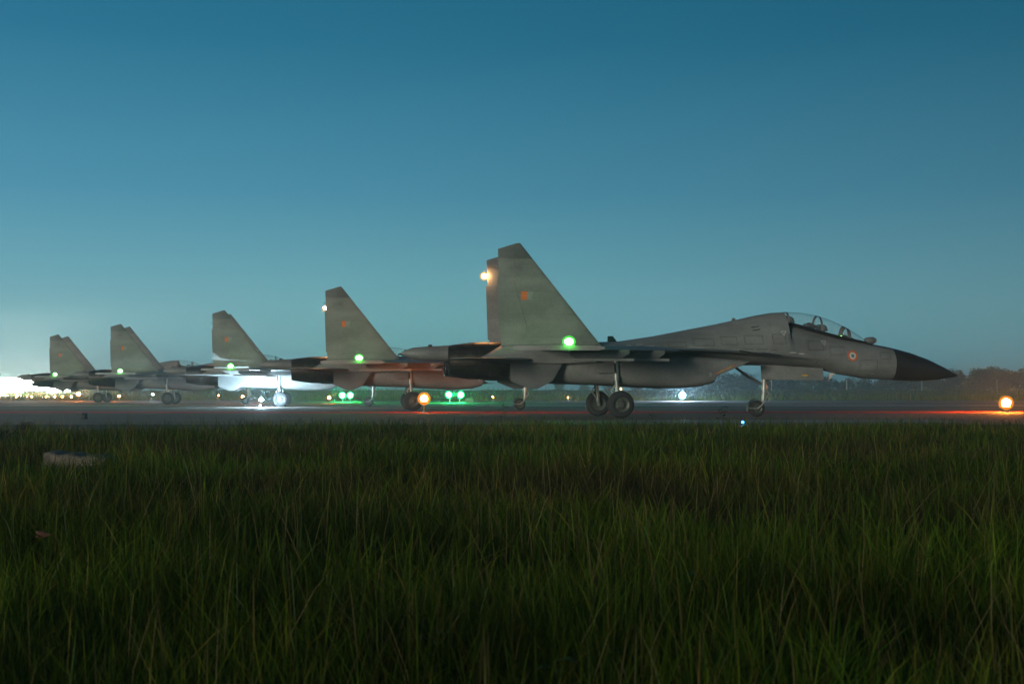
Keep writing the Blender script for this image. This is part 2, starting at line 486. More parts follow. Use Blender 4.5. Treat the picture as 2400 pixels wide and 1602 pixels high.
def make_jet():
    J = thing('fighter_jet', (0, 0, 0), '', 'fighter jet', 'fighter jets drawn up in echelon on the tarmac')
    # --- fuselage with spine and tail sting
    body = MB()
    xs = []
    for a, b in zip(FUS[:-1], FUS[1:]):
        k = 1 if abs(a[0] - b[0]) < .1 else 3
        xs += [a[0] + (b[0] - a[0]) * i / k for i in range(k)]
    xs.append(FUS[-1][0])
    body.loft([ring(x, *fus_at(x)) for x in xs])
    B = body.build('fuselage', 'grey_paint', J, angle=50)
    # --- radome
    RT = [(13.80, 1.575), (13.70, 1.63), (13.31, 1.85), (12.58, 2.19), (11.84, 2.45), (11.2, 2.61), (11.02, 2.645)]
    RB = [(13.80, 1.555), (13.70, 1.53), (13.53, 1.50), (12.94, 1.41), (12.2, 1.36), (11.47, 1.375), (11.02, 1.405)]
    rd = MB(); rings = []
    for i in range(19):
        t = (i / 18) ** 1.5
        x = 13.80 - t * 2.73
        zt = float(np.interp(-x, [-p[0] for p in RT], [p[1] for p in RT]))
        zb = float(np.interp(-x, [-p[0] for p in RB], [p[1] for p in RB]))
        rings.append(ring(x, zt + .003 * t, zb - .003 * t, max(.008, (zt - zb) / 2 * .995), (zt + zb) / 2, 2, 2))
    rd.loft(rings).build('radome', 'radome_paint', J, angle=60)
    pr = MB().tube([(13.76, 0, 1.565), (14.0, 0, 1.555), (14.22, 0, 1.545)], [.028, .016, .008], 8)
    pr.build('pitot_probe', 'steel', J)
    # --- dark anti-glare strip from windscreen to radome
    ag = MB(); rows = []
    for i in range(10):
        x = 10.0 + 1.05 * i / 9
        zt, zb, hw, zm, nu, nl = fus_at(x)
        row = []
        for j in range(9):
            y = (.30 - .05 * i / 9) * (j - 4) / 4
            z = zm + (zt - zm) * (1 - (abs(y) / hw) ** nu) ** (1 / nu)
            row.append((x, y, z + .005))
        rows.append(row)
    ag.loft(rows, False, False, False).build('anti_glare_panel', 'black', J)
    # --- cockpit: dark tub cover, seats, coamings
    tub = MB(); rows = []
    SILL = [(6.87, 3.555, .46), (7.4, 3.42, .50), (7.86, 3.285, .52), (8.3, 3.17, .53), (8.84, 3.035, .52), (9.4, 2.93, .44), (9.85, 2.86, .28), (10.05, 2.83, .12)]
    for x, z, h in SILL:
        rows.append([(x, h * (j - 3) / 3, z - .0 + .012 - .10 * (1 - abs(j - 3) / 3)) for j in range(7)])
    tub.loft(rows, False, False, False).build('cockpit_floor', 'cockpit', J)
    sl = MB()
    for s in (-1, 1):
        sl.tube([(x, s * (h + .02), z + .015) for x, z, h in SILL], [.02] * 8, 6)
    sl.build('canopy_sill', 'black', J)
    for cx, cz in ((6.94, 3.42), (8.24, 3.10)):
        st = MB()
        st.box(cx - .1, cx + .06, -.19, .19, cz - .12, cz + .28).box(cx - .08, cx + .03, -.13, .13, cz + .28, cz + .42)
        st.box(cx + .06, cx + .5, -.2, .2, cz - .14, cz - .05)
        st.build('ejection_seat', 'cockpit', J)
    cm = MB()
    rows = []
    for x, z, h in ((7.62, 3.36, .2), (7.66, 3.56, .36), (7.80, 3.60, .40), (7.98, 3.52, .44), (8.10, 3.38, .46)):
        rows.append([(x, h * math.cos(math.pi * j / 8), z - .12 * (1 - math.sin(math.pi * j / 8))) for j in range(9)])
    cm.loft(rows, False, False, False).build('rear_coaming', 'cockpit', J)
    cm = MB(); rows = []
    for x, z, h in ((9.00, 2.98, .2), (9.04, 3.13, .34), (9.2, 3.14, .36), (9.5, 3.02, .33), (9.85, 2.88, .2)):
        rows.append([(x, h * math.cos(math.pi * j / 8), z - .12 * (1 - math.sin(math.pi * j / 8))) for j in range(9)])
    cm.loft(rows, False, False, False).build('front_coaming', 'cockpit', J)
    hd = MB()
    hd.box(9.30, 9.32, -.10, .10, 3.06, 3.30).box(9.24, 9.32, -.12, -.10, 3.0, 3.24).box(9.24, 9.32, .10, .12, 3.0, 3.24)
    hd.build('head_up_display', 'glass', J)
    MB().box(9.02, 9.035, -.22, -.06, 2.99, 3.10).build('instrument_screen', 'screen_green', J, smooth=False)
    # --- canopy glass and frames
    CAN = [(6.82, 3.985), (7.1, 3.99), (7.52, 3.965), (8.01, 3.885), (8.5, 3.75), (8.99, 3.55), (9.37, 3.35), (9.74, 3.14), (10.02, 2.96), (10.09, 2.87)]
    cxs = [6.82 + 3.27 * i / 26 for i in range(27)]
    def can_ring(x, extra=0):
        zt = float(np.interp(x, [p[0] for p in CAN], [p[1] for p in CAN])) + extra
        zs = float(np.interp(x, [p[0] for p in SILL], [p[1] for p in SILL]))
        h = float(np.interp(x, [p[0] for p in SILL], [p[2] for p in SILL])) + .01 + extra
        return [(x, -h * math.cos(math.pi * j / 16), zs + max(.01, zt - zs) * math.sin(math.pi * j / 16) ** .8) for j in range(17)]
    MB().loft([can_ring(x) for x in cxs], False, False, False).build('canopy_glass', 'glass', J, angle=70)
    for x0, x1, lean in ((8.10, 8.19, 0), (9.16, 9.32, .12)):
        MB().loft([[(p[0] - lean * (i / 8 if i < 9 else (16 - i) / 8) * .0 , p[1], p[2]) for i, p in enumerate(can_ring(x, .006))] for x in (x0, x1)], False, False, False).build('canopy_bow', 'dark_grey_paint', J)
    MB().loft([can_ring(x, .008) for x in (6.80, 6.90)], False, False, False).build('canopy_rear_frame', 'dark_grey_paint', J)
    # --- infrared sensor ahead of the windscreen
    ir = MB().lathe([(0, .01), (.02, .10), (.12, .13), (.34, .14), (.36, .13)], (10.02, -.02, 2.92), 'x', 16)
    ir.build('sensor_housing', 'dark_grey_paint', J)
    MB().sphere((10.39, -.02, 2.925), .125, 16, 10).build('sensor_ball', 'glass', J)
    MB().sphere((10.40, -.02, 2.925), .10, 12, 8).build('sensor_core', 'steel', J)
    # --- leading edge extensions and wings
    for s in (-1, 1):
        def Y(y): return s * y
        le = [(7.7, .80, 2.17), (6.9, 1.0, 2.24), (5.9, 1.2, 2.31), (4.9, 1.42, 2.38), (3.9, 1.72, 2.43), (3.0, 2.08, 2.45), (2.25, 2.5, 2.45)]
        rows = []
        for x, y, z in le:
            yi = .55
            rows.append([(x, Y(yi), z + .14), (x, Y(y - (y - yi) * .35), z + .07), (x, Y(y), z + .004), (x, Y(y), z - .004), (x, Y(y - (y - yi) * .3), z - .05), (x, Y(yi), z - .12)])
        rows.append([(-1.0, Y(.55), 2.56), (-1.0, Y(1.6), 2.52), (-1.0, Y(2.6), 2.47), (-1.0, Y(2.6), 2.43), (-1.0, Y(1.6), 2.38), (-1.0, Y(.55), 2.34)])
        MB().loft(rows).build('leading_edge_extension', 'grey_paint', J)
        # wing box, slat, flaperon
        def wp(t, c):      # span fraction (root 0 .. tip 1), chord fraction (le 0 .. te 1)
            lx = 2.2 + (-2.25 - 2.2) * t; tx = -3.1 + (-4.15 + 3.1) * t
            return Vector((lx + (tx - lx) * c, Y(2.45 + 4.65 * t), 2.45 - .12 * t))
        ths = (.30, .10)
        MB().loft([half_sec(wp, t, .13, .78, ths) for t in (0, .35, .7, 1)]).build('wing', 'grey_paint', J)
        MB().loft([slat_sec(wp, t, ths) for t in (.03, .5, .97)]).build('slat', 'pale_grey_paint', J)
        MB().loft([half_sec(wp, t, .79, 1.0, ths) for t in (.02, .4, .68)]).build('flaperon', 'dark_grey_paint', J)
        MB().loft([half_sec(wp, t, .79, 1.0, ths) for t in (.69, 1)]).build('wing_tip_panel', 'grey_paint', J)
        # wing tip rail with navigation light
        ty = Y(7.16)
        MB().loft([[(x, ty + a * w_, 2.33 + b * h_) for a, b in ((-1, -1), (1, -1), (1, 1), (-1, 1))] for x, w_, h_ in ((-1.55, .02, .03), (-1.75, .05, .075), (-4.3, .05, .075), (-4.5, .02, .04))]).build('wing_tip_rail', 'pale_grey_paint', J)
        nl = MB().sphere((-2.72, ty + s * .03, 2.53), .115, 14, 8, 1.2, .8, .9)
        NL = nl.build('navigation_light', 'lamp_green' if s < 0 else 'lamp_red', J)
        if s < 0: MB().sphere((-2.72, ty + s * .03, 2.53), .20, 20, 14, 1.1, .8, .95).build('lamp_lens', 'lens_green', NL)
        MB().box(-2.86, -2.56, ty - .045, ty + .045, 2.39, 2.44).build('light_base', 'dark_grey_paint', J)
        # underwing pylons
        for py, x0, x1 in ((3.9, 1.2, -1.5), (5.5, -.4, -2.4)):
            zw = 2.43 - .12 * (py - 2.45) / 4.65
            MB().loft([[(x, Y(py) + a * w_, z) for a, z in ((-1, zb_), (1, zb_), (1, zw - .02), (-1, zw - .02))] for x, w_, zb_ in ((x0, .02, zw - .14), (x0 - .25, .06, zw - .30), (x1 + .2, .06, zw - .30), (x1, .02, zw - .22))]).build('pylon', 'dark_grey_paint', J)
            MB().loft([[(x, Y(py) + a * .045, b) for a, b in ((-1, zw - .39), (1, zw - .39), (1, zw - .305), (-1, zw - .305))] for x in (x0 + .15, x1 - .3)]).build('launch_rail', 'pale_grey_paint', J)
        # canards
        MB().loft([foil((6.35, Y(1.05), 2.30), (4.7, Y(1.12), 2.47), .10, 'z'), foil((5.0, Y(2.95), 2.33), (4.2, Y(3.0), 2.43), .04, 'z')]).build('canard', 'grey_paint', J)
        # --- engine nacelle with swept intake lip
        def nac(x0, x1, zt, zb, yc, hw, e=3.2, n=28):
            """ring leaning from (x0, bottom) to (x1, top)"""
            out = []
            for i in range(n):
                a = 2 * math.pi * (i + .5) / n
                c, q = math.cos(a), math.sin(a)
                y = Y(yc) + math.copysign(hw * abs(c) ** (2 / e), c)
                z = (zt + zb) / 2 + math.copysign((zt - zb) / 2 * abs(q) ** (2 / e), q)
                k = (z - zb) / (zt - zb)
                kk = max(0, (z - 1.48) / (zt - 1.48)) if x1 > x0 else 0
                out.append((x0 + (x1 - x0) * kk, y, z))
            return out
        NS = [(3.56, 5.02, 2.10, 1.27, 1.18, .66, 5), (3.1, 4.3, 2.16, 1.13, 1.18, .70, 4.5), (2.2, 2.9, 2.25, 1.07, 1.18, .74, 4), (.8, .8, 2.40, 1.13, 1.18, .76, 3.2),
              (-.3, -.3, 2.50, 1.20, 1.17, .75, 2.8), (-1.9, -1.9, 2.62, 1.24, 1.16, .74, 2.4), (-3.0, -3.0, 2.70, 1.30, 1.15, .71, 2.1), (-3.95, -3.95, 2.75, 1.37, 1.15, .69, 2)]
        na = MB().loft([nac(*q) for q in NS], True, False, True).build('engine_nacelle', 'grey_paint', J, angle=45)
        q0 = NS[0]
        MB().loft([nac(3.56, 5.02, 2.085, 1.285, 1.18, .645, 5), nac(2.3, 3.3, 2.0, 1.3, 1.18, .58, 5), nac(1.2, 1.5, 2.0, 1.35, 1.18, .5, 4)], True, False, True).build('intake_duct', 'soot', J)
        # lip edge ring
        MB().loft([nac(3.57, 5.035, 2.102, 1.268, 1.18, .663, 5), nac(3.57, 5.035, 2.085, 1.285, 1.18, .645, 5)], True, False, False).build('intake_lip', 'pale_grey_paint', J)
        # exhaust nozzle with petals
        nz = MB()
        nz.lathe([(0, .685), (-.35, .69), (-.7, .675), (-.72, .645)], (-3.95, Y(1.15), 2.06), 'x', 36)
        NZ = nz.build('exhaust_nozzle', 'burnt_metal', J)
        for k in range(18):
            a0 = 2 * math.pi * (k + .06) / 18; a1 = 2 * math.pi * (k + .94) / 18
            v = []
            for x, r in ((-.70, .672), (-1.25, .655), (-1.9, .575), (-2.14, .535), (-2.14, .515), (-1.25, .62), (-.70, .64)):
                for a in (a0, (a0 + a1) / 2, a1):
                    v.append((-3.95 + x, Y(1.15) + r * math.cos(a), 2.06 + .0 * x + .02 + r * math.sin(a)))
            f = []
            for i in range(6):
                for j in range(2):
                    f.append((i * 3 + j, i * 3 + j + 1, i * 3 + j + 4, i * 3 + j + 3))
            MB().add(v, f).build('petal', 'burnt_metal', NZ, smooth=False)
        MB().lathe([(-.6, .63), (-1.9, .50), (-1.2, .42), (-.6, .3), (-.6, .001)], (-3.95, Y(1.15), 2.07), 'x', 24).build('nozzle_throat', 'soot', NZ)
        # --- tail boom
        MB().loft([[(x, Y(yo) , z) for yo, z in ((yi, zb_), (ye, zb_ + .05), (ye, zt_ - .08), (yi, zt_))] for x, yi, ye, zb_, zt_ in ((-.9, 1.6, 2.25, 1.95, 2.70), (-2.5, 1.6, 2.36, 1.90, 2.70), (-4.2, 1.6, 2.36, 1.95, 2.64), (-5.0, 1.75, 2.32, 2.05, 2.18))]).build('tail_boom', 'grey_paint', J)
        # --- vertical fin, rudder, tip
        fy = Y(1.98)
        def fl(z): return np.interp(z, [2.55, 2.91, 6.28], [-.62, -.92, -3.62])
        def ft(z): return np.interp(z, [2.55, 2.95, 6.04, 6.28], [-4.28, -4.30, -4.41, -3.66])
        def hinge(z): return np.interp(z, [2.95, 3.3, 5.05], [-3.38, -3.38, -3.88])
        def th(z): return np.interp(z, [2.5, 6.3], [.20, .07])
        fin = MB()
        fin.loft([foil((fl(z), fy, z), (ft(z), fy, z), th(z), 'y') for z in (2.55, 2.94)])
        cut = []
        for z in (2.94, 3.3, 4.0, 5.05):
            le_, te_, h_ = fl(z), ft(z), hinge(z)
            cf = (h_ - le_) / (te_ - le_)
            pts = [(t, h) for t, h in AIR if t < cf]
            hh = float(np.interp(cf, [p[0] for p in AIR], [p[1] for p in AIR]))
            pts = pts[:5] + [(cf, hh)]
            up = [(le_ + (te_ - le_) * t, fy + th(z) / 2 * h, z) for t, h in pts]
            lo = [(le_ + (te_ - le_) * t, fy - th(z) / 2 * h, z) for t, h in pts[1:]]
            cut.append(up + lo[::-1])
        fin.loft(cut)
        fin.loft([foil((fl(z), fy, z), (ft(z), fy, z), th(z), 'y') for z in (5.05, 5.70)])
        F = fin.build('vertical_fin', 'grey_paint', J, angle=30)
        rud = []
        for z in (2.944, 3.3, 4.0, 5.046):
            le_, te_, h_ = fl(z), ft(z), hinge(z)
            cf = (h_ - le_) / (te_ - le_)
            hh = float(np.interp(cf, [p[0] for p in AIR], [p[1] for p in AIR])) * th(z) * .92
            rud.append(half_foil((h_ - .006, fy, z), (te_ - .06, fy, z), hh, .012, 'y'))
        MB().loft(rud).build('rudder', 'grey_paint', F, smooth=False)
        MB().loft([foil((fl(z), fy, z), (ft(z), fy, z), th(z) * .96, 'y') for z in (5.702, 6.04, 6.26)]).build('fin_tip', 'dark_grey_paint', F, angle=30)
        for k, (x0, x1, mm) in enumerate(((-3.585, -3.37, 'orange_mark'), (-3.37, -3.16, 'flash_pale'), (-3.16, -2.95, 'flash_green'))):
            v = []
            for x, z in ((x0, 4.22), (x1, 4.22), (x1, 4.53), (x0, 4.53)):
                cf = (x - fl(z)) / (ft(z) - fl(z))
                hh = float(np.interp(cf, [p[0] for p in AIR], [p[1] for p in AIR])) * th(z) / 2
                v.append((x, fy + s * (hh + .006), z))
            MB().add(v, [(0, 1, 2, 3)]).build('fin_flash', mm, F, smooth=False)
        if s > 0:
            TLt = MB().sphere((-4.50, fy, 5.42), .085, 14, 8).build('tail_light', 'lamp_tail', J)
            MB().sphere((-4.50, fy, 5.42), .17, 18, 12).build('lamp_lens', 'lens_tail', TLt)
        else:
            MB().sphere((-4.45, fy, 5.42), .05, 12, 8).build('tail_light_housing', 'glass', J)
        # --- horizontal stabiliser
        MB().loft([foil((-3.15, Y(2.30), 2.09), (-5.55, Y(2.30), 2.07), .16, 'z'), foil((-5.35, Y(4.75), 2.06), (-6.55, Y(4.75), 2.04), .05, 'z'), foil((-5.75, Y(4.95), 2.06), (-6.55, Y(4.95), 2.04), .03, 'z')]).build('stabiliser', 'grey_paint', J, angle=30)
        # --- ventral fin
        vy = Y(2.15)
        MB().loft([foil((x0, vy + s * .10 * (1.92 - z), z), (x1, vy + s * .10 * (1.92 - z), z), t_, 'y') for x0, x1, z, t_ in ((-2.06, -3.97, 2.0, .08), (-2.48, -3.97, 1.32, .06), (-3.02, -3.3, 1.05, .04))]).build('ventral_fin', 'dark_grey_paint', J, angle=30)
        # --- main landing gear
        gy = Y(2.17)
        W = wheel(J, 0, gy, .49, .36, s)
        gs = MB()
        gs.tube([(-.12, Y(1.93), 2.1), (-.10, Y(1.93), 1.35)], .105, 14).tube([(-.10, Y(1.93), 1.35), (-.04, Y(1.93), .62)], [.07, .07], 12)
        gs.tube([(-.04, Y(1.93), .62), (0, Y(1.96), .46), (0, gy, .49)], [.08, .075, .06], 10)
        G = gs.build('main_gear_strut', 'gear_metal', J)
        MB().tube([(-.06, Y(1.93), 1.3), (-.30, Y(1.93), .98), (-.08, Y(1.93), .68)], .032, 8).build('torque_link', 'gear_metal', G)
        MB().tube([(-.1, Y(1.9), 1.45), (.62, Y(1.75), 1.95)], .04, 8).build('drag_brace', 'gear_metal', G)
        MB().tube([(-.2, Y(1.88), 1.6), (-.18, Y(1.87), 1.1), (-.1, Y(1.9), .7)], .016, 6).build('brake_hose', 'black', G)
        MB().loft([[(x, Y(y_), z) for y_, z in ((2.06, 1.98), (2.10, 1.98), (2.16, 1.62), (2.12, 1.62))] for x in (-.95, -.22)]).build('gear_door', 'grey_paint', J)
        # small access plates and formation strips
        for x, z, w_, h_ in ((-3.95, 2.42, .22, .05), (2.4, 2.72, .30, .03)):
            pass
    # --- small pale stencil plates along the starboard and port shoulders
    for s in (-1, 1):
        for x0, x1, z0, z1, mm in ((.35, .52, 2.62, 2.645, 'white_mark'), (.75, 1.0, 2.66, 2.685, 'white_mark'), (1.1, 1.42, 2.60, 2.63, 'white_mark'),
                                   (4.9, 5.3, 2.52, 2.56, 'dark_grey_paint'), (5.45, 5.85, 2.50, 2.56, 'dark_grey_paint'), (6.0, 6.2, 2.49, 2.53, 'dark_grey_paint'),
                                   (6.72, 6.98, 2.40, 2.425, 'white_mark'), (7.08, 7.3, 2.36, 2.385, 'white_mark'), (10.0, 10.2, 1.62, 1.63, 'white_mark')):
            v = [(x, s * (side_y(x, z) + .006), z) for x, z in ((x0, z0), (x1, z0), (x1, z1), (x0, z1))]
            MB().add(v, [(0, 1, 2, 3)]).build('stencil_plate', mm, J, smooth=False)
        # access hatches: dark recessed outlines
        for x0, x1, z0, z1 in ((9.55, 10.25, 1.75, 2.15), (8.35, 8.95, 2.35, 2.65), (7.5, 8.1, 2.52, 2.86), (6.1, 6.6, 2.75, 3.1), (5.0, 5.7, 2.72, 3.05), (4.1, 4.7, 2.70, 3.0), (3.0, 3.8, 2.66, 2.92), (2.0, 2.7, 2.6, 2.78), (10.4, 10.8, 2.2, 2.45)):
            ht = MB()
            P4 = [(x0, z0), (x1, z0), (x1, z1), (x0, z1)]
            for (ax, az), (bx, bz) in zip(P4, P4[1:] + P4[:1]):
                d = Vector((bx - ax, bz - az)).normalized(); nrm = Vector((-d.y, d.x)) * .006
                ps = [(ax + (bx - ax) * i / 3, az + (bz - az) * i / 3) for i in range(4)]
                for (px_, pz_), (qx, qz) in zip(ps[:-1], ps[1:]):
                    q = [(px_ + nrm.x, pz_ + nrm.y), (qx + nrm.x, qz + nrm.y), (qx - nrm.x, qz - nrm.y), (px_ - nrm.x, pz_ - nrm.y)]
                    ht.add([(x, s * (side_y(x, z) + .005), z) for x, z in q], [(0, 1, 2, 3)])
            ht.build('access_hatch', 'radome_paint', J, smooth=False)
        # warning triangles (open, point down)
        for cx, cz in ((6.55, 3.16), (8.16, 2.81)):
            T = [(cx - .10, cz + .06), (cx + .10, cz + .06), (cx, cz - .09)]
            tri = MB()
            for (ax, az), (bx, bz) in zip(T, T[1:] + T[:1]):
                d = Vector((bx - ax, bz - az)).normalized(); nrm = Vector((-d.y, d.x)) * .011
                q = [(ax + nrm.x, az + nrm.y), (bx + nrm.x, bz + nrm.y), (bx - nrm.x, bz - nrm.y), (ax - nrm.x, az - nrm.y)]
                tri.add([(x, s * (side_y(x, z) + .007), z) for x, z in q], [(0, 1, 2, 3)])
            tri.build('warning_triangle', 'white_mark', J, smooth=False)
        # roundel: three discs, each slightly proud of the one below
        for r0, r1, off, mm in ((.0, .205, .008, 'orange_mark'), (0, .135, .012, 'white_mark'), (0, .062, .016, 'green_mark')):
            v, f = [], []
            nr, na_ = 4, 28
            for i in range(nr + 1):
                for j in range(na_):
                    r = r1 * i / nr
                    x, z = 9.25 + r * math.cos(2 * math.pi * j / na_), 2.31 + r * math.sin(2 * math.pi * j / na_)
                    v.append((x, s * (side_y(x, z) + off), z))
            for i in range(nr):
                for j in range(na_):
                    k = (j + 1) % na_
                    f.append((i * na_ + j, i * na_ + k, (i + 1) * na_ + k, (i + 1) * na_ + j))
            MB().add(v, f).build('roundel_ring', mm, J)
        # intake warning stencil: a slanting row of dashes near the lip
        yy = s * (1.18 + .695)
        for k in range(7):
            x = 3.62 + k * .10; z = 1.585 + k * .045
            MB().add([(x, yy, z), (x + .075, yy, z + .03), (x + .065, yy, z + .075), (x - .01, yy, z + .045)], [(0, 1, 2, 3)]).build('intake_stencil', 'yellow_mark' if k % 3 else 'orange_mark', J, smooth=False)
        MB().box(3.36, 3.43, yy - .004, yy + .004, 1.50, 1.70).build('lip_plate', 'faded_mark', J, smooth=False)
    # --- spine details
    MB().loft([foil((.36, 0, 2.78), (-.05, 0, 2.78), .03, 'y'), foil((.16, 0, 3.04), (-.04, 0, 3.03), .02, 'y')]).build('blade_antenna', 'dark_grey_paint', J)
    MB().loft([foil((-6.62, 0, 2.60), (-6.78, 0, 2.60), .03, 'y'), foil((-6.64, 0, 2.69), (-6.78, 0, 2.68), .02, 'y')]).build('tail_antenna', 'black', J)
    MB().loft([foil((4.95, 0, 3.66), (4.75, 0, 3.62), .02, 'y'), foil((4.87, 0, 3.76), (4.78, 0, 3.75), .015, 'y')]).build('spine_antenna', 'dark_grey_paint', J)
    for s in (-1, 1):
        x0, z0 = 5.35, 3.35
        v = [(x, s * (side_y(x, z) + .006), z) for x, z in ((x0, z0), (x0 + .3, z0 + .05), (x0 + .3, z0 + .08), (x0, z0 + .03))]
        MB().add(v, [(0, 1, 2, 3)]).build('vent_slot', 'black', J, smooth=False)
        v = [(x, s * (side_y(x, z) + .006), z) for x, z in ((x0 + .02, z0 - .12), (x0 + .32, z0 - .07), (x0 + .32, z0 - .04), (x0 + .02, z0 - .09))]
        MB().add(v, [(0, 1, 2, 3)]).build('vent_slot', 'black', J, smooth=False)
    # --- nose gear
    W = wheel(J, 5.72, 0, .315, .22, -1)
    ng = MB().tube([(6.05, 0, 1.95), (6.02, 0, 1.05)], .11, 12).tube([(6.02, 0, 1.05), (5.98, 0, .58)], .075, 12).lathe([(0, .13), (.1, .13)], (6.02, 0, 1.02), 'z', 12, True, True)
    NG = ng.build('nose_gear_strut', 'gear_metal', J)
    MB().tube([(5.98, -.15, .60), (5.86, -.16, .42), (5.72, -.15, .32)], .035, 8).tube([(5.98, .15, .60), (5.86, .16, .42), (5.72, .15, .32)], .035, 8).tube([(5.98, -.15, .60), (5.98, .15, .60)], .045, 8).build('wheel_fork', 'gear_metal', NG)
    MB().tube([(6.06, 0, 1.1), (6.22, 0, .86), (6.02, 0, .62)], .028, 8).build('torque_link', 'gear_metal', NG)
    MB().tube([(4.75, 0, 1.98), (5.42, 0, 1.50), (5.98, 0, 1.22)], .05, 8).build('drag_brace', 'dark_grey_paint', NG)
    MB().lathe([(0, .02), (.03, .075), (.09, .085), (.10, .08)], (6.1, 0, 1.32), 'x', 14).build('taxi_lamp', 'steel', NG)
    MB().tube([(6.14, -.05, 1.4), (6.3, -.03, 1.44), (6.34, -.02, 1.43)], [.03, .03, .02], 8).build('steering_actuator', 'gear_metal', NG)
    mg = MB(); rows = []
    for i in range(9):
        a = R(95 + 100 * i / 8)
        rows.append([(5.72 + .37 * math.cos(a), y, .315 + .37 * math.sin(a)) for y in (-.13, .13)] + [(5.72 + .355 * math.cos(a), y, .315 + .355 * math.sin(a)) for y in (.13, -.13)])
    mg.loft(rows).build('mudguard', 'black', NG)
    MB().tube([(5.38, -.16, .33), (5.72, -.16, .315)], .02, 8).build('tow_arm', 'gear_metal', NG)
    for s in (-1, 1):
        pass
    MB().loft([[(x, y_, z) for y_, z in ((-.36, zt_), (-.32, zt_), (-.40, zb_), (-.44, zb_))] for x, zt_, zb_ in ((5.78, 1.97, 1.42), (6.4, 1.95, 1.40), (8.22, 1.84, 1.38))]).build('nose_gear_door', 'grey_paint', J)
    MB().box(7.36, 7.60, -.44, -.43, 1.54, 1.60).build('door_tag', 'yellow_mark', J, smooth=False)
    MB().loft([foil((8.85, 0, 1.66), (8.62, 0, 1.66), .04, 'y'), foil((8.58, 0, 1.36), (8.42, 0, 1.36), .03, 'y')]).build('belly_antenna', 'white_mark', J)
    MB().sphere((1.5, 0, 1.93), .09, 12, 8).build('belly_beacon', 'glass', J)
    return J

def half_sec(wp, t, c0, c1, ths):
    th_ = ths[0] + (ths[1] - ths[0]) * t
    cs_ = [c0 + (c1 - c0) * i / 4 for i in range(5)]
    hs = [float(np.interp(c, [p[0] for p in AIR], [p[1] for p in AIR])) * th_ / 2 for c in cs_]
    up = [tuple(wp(t, c) + Vector((0, 0, h))) for c, h in zip(cs_, hs)]
    lo = [tuple(wp(t, c) - Vector((0, 0, h))) for c, h in zip(cs_, hs)]
    return up + lo[::-1]
def slat_sec(wp, t, ths):
    th_ = ths[0] + (ths[1] - ths[0]) * t
    pts = [(.0, 0), (.02, .36), (.06, .6), (.125, .72), (.125, -.5), (.06, -.5), (.02, -.34)]
    return [tuple(wp(t, c) + Vector((.03, 0, h * th_ / 2 - .25 * (.125 - c) - .01))) for c, h in pts]

JET_POS = [(3.63, 48.06), (-5.27, 66.82), (-15.3, 85.36), (-27.09, 101.93), (-38.21, 119.63)]
YAW = R(7)
JET_LABEL = ['nearest grey fighter jet, seen whole from black nose to tail',
             'second grey fighter jet, its nose hidden behind the nearest jet\'s tail',
             'third grey fighter jet, its underside lit bright white by a work light',
             'fourth grey fighter jet, canopy showing between the third and fourth fins',
             'farthest grey fighter jet, pointed tail sting reaching over the floodlight glare at left']
jet0 = make_jet()
JETS = [jet0] + [copy_tree(jet0) for _ in range(4)]
for j, (p, lb) in enumerate(zip(JET_POS, JET_LABEL)):
    JETS[j].location = (*p, 0)
    JETS[j].rotation_euler = (0, 0, YAW)
    JETS[j]['label'] = lb
def jet_pt(k, x, y, z):
    c, s = math.cos(YAW), math.sin(YAW)
    return (JET_POS[k][0] + x * c - y * s, JET_POS[k][1] + x * s + y * c, z)

# ------------------------------------------------------------------ two helmeted people in the nearest jet's cockpits
def make_person(label, x, z, parent_jet=0, yaw=0):
    P = thing('person', jet_pt(parent_jet, x, 0, z - .42), label, 'person', 'people in the nearest jet\'s cockpits', YAW)
    b = MB(); rings = []
    # pelvis, waist, chest, shoulders, neck, head, crown: one continuous surface
    for dz, hx, hy, cx in ((-.10, .10, .16, .05), (.0, .12, .18, .03), (.10, .11, .17, .01), (.22, .12, .20, .0), (.32, .10, .225, .0), (.37, .07, .16, .0),
                           (.40, .055, .075, .01), (.45, .055, .06, .02), (.49, .085, .075, .035), (.56, .10, .082, .035), (.63, .095, .08, .03), (.68, .05, .045, .025)):
        rings.append([(cx + hx * math.cos(2 * math.pi * j / 16), hy * math.sin(2 * math.pi * j / 16), dz) for j in range(16)])
    b.loft(rings)
    for s in (-1, 1):    # arms down to the lap
        b.tube([(0, s * .20, .30), (.06, s * .25, .12), (.22, s * .22, .02), (.38, s * .14, .06)], [.058, .05, .042, .034], 10)
        for k in range(4):
            b.tube([(.37, s * (.12 + .018 * k), .065), (.43, s * (.115 + .017 * k), .06), (.46, s * (.115 + .016 * k), .035)], [.011, .009, .008], 6)
        b.tube([(.36, s * .12, .075), (.40, s * .09, .085), (.43, s * .085, .075)], [.012, .01, .009], 6)
    b.build('body', 'suit', P)
    h = MB().sphere((.03, 0, .585), .142, 20, 14, 1.08, .93, 1.0)
    h.build('helmet', 'helmet', P)
    v = MB(); rows = []
    for i in range(7):
        e = R(-12 + 52 * i / 6)
        rows.append([(.03 + .1565 * math.cos(e) * math.cos(a), .136 * math.cos(e) * math.sin(a), .585 + .147 * math.sin(e)) for a in [R(-70 + 140 * j / 12) for j in range(13)]])
    v.loft(rows, False, False, False).build('visor', 'visor', P)
    MB().tube([(.13, 0, .53), (.19, 0, .52), (.21, 0, .50)], [.05, .045, .03], 10).build('oxygen_mask', 'black', P)
    return P
make_person('person in dark helmet in the front cockpit, just ahead of the canopy bow', 8.34, 3.215)
make_person('person in dark helmet in the raised rear cockpit of the nearest jet', 7.03, 3.52)

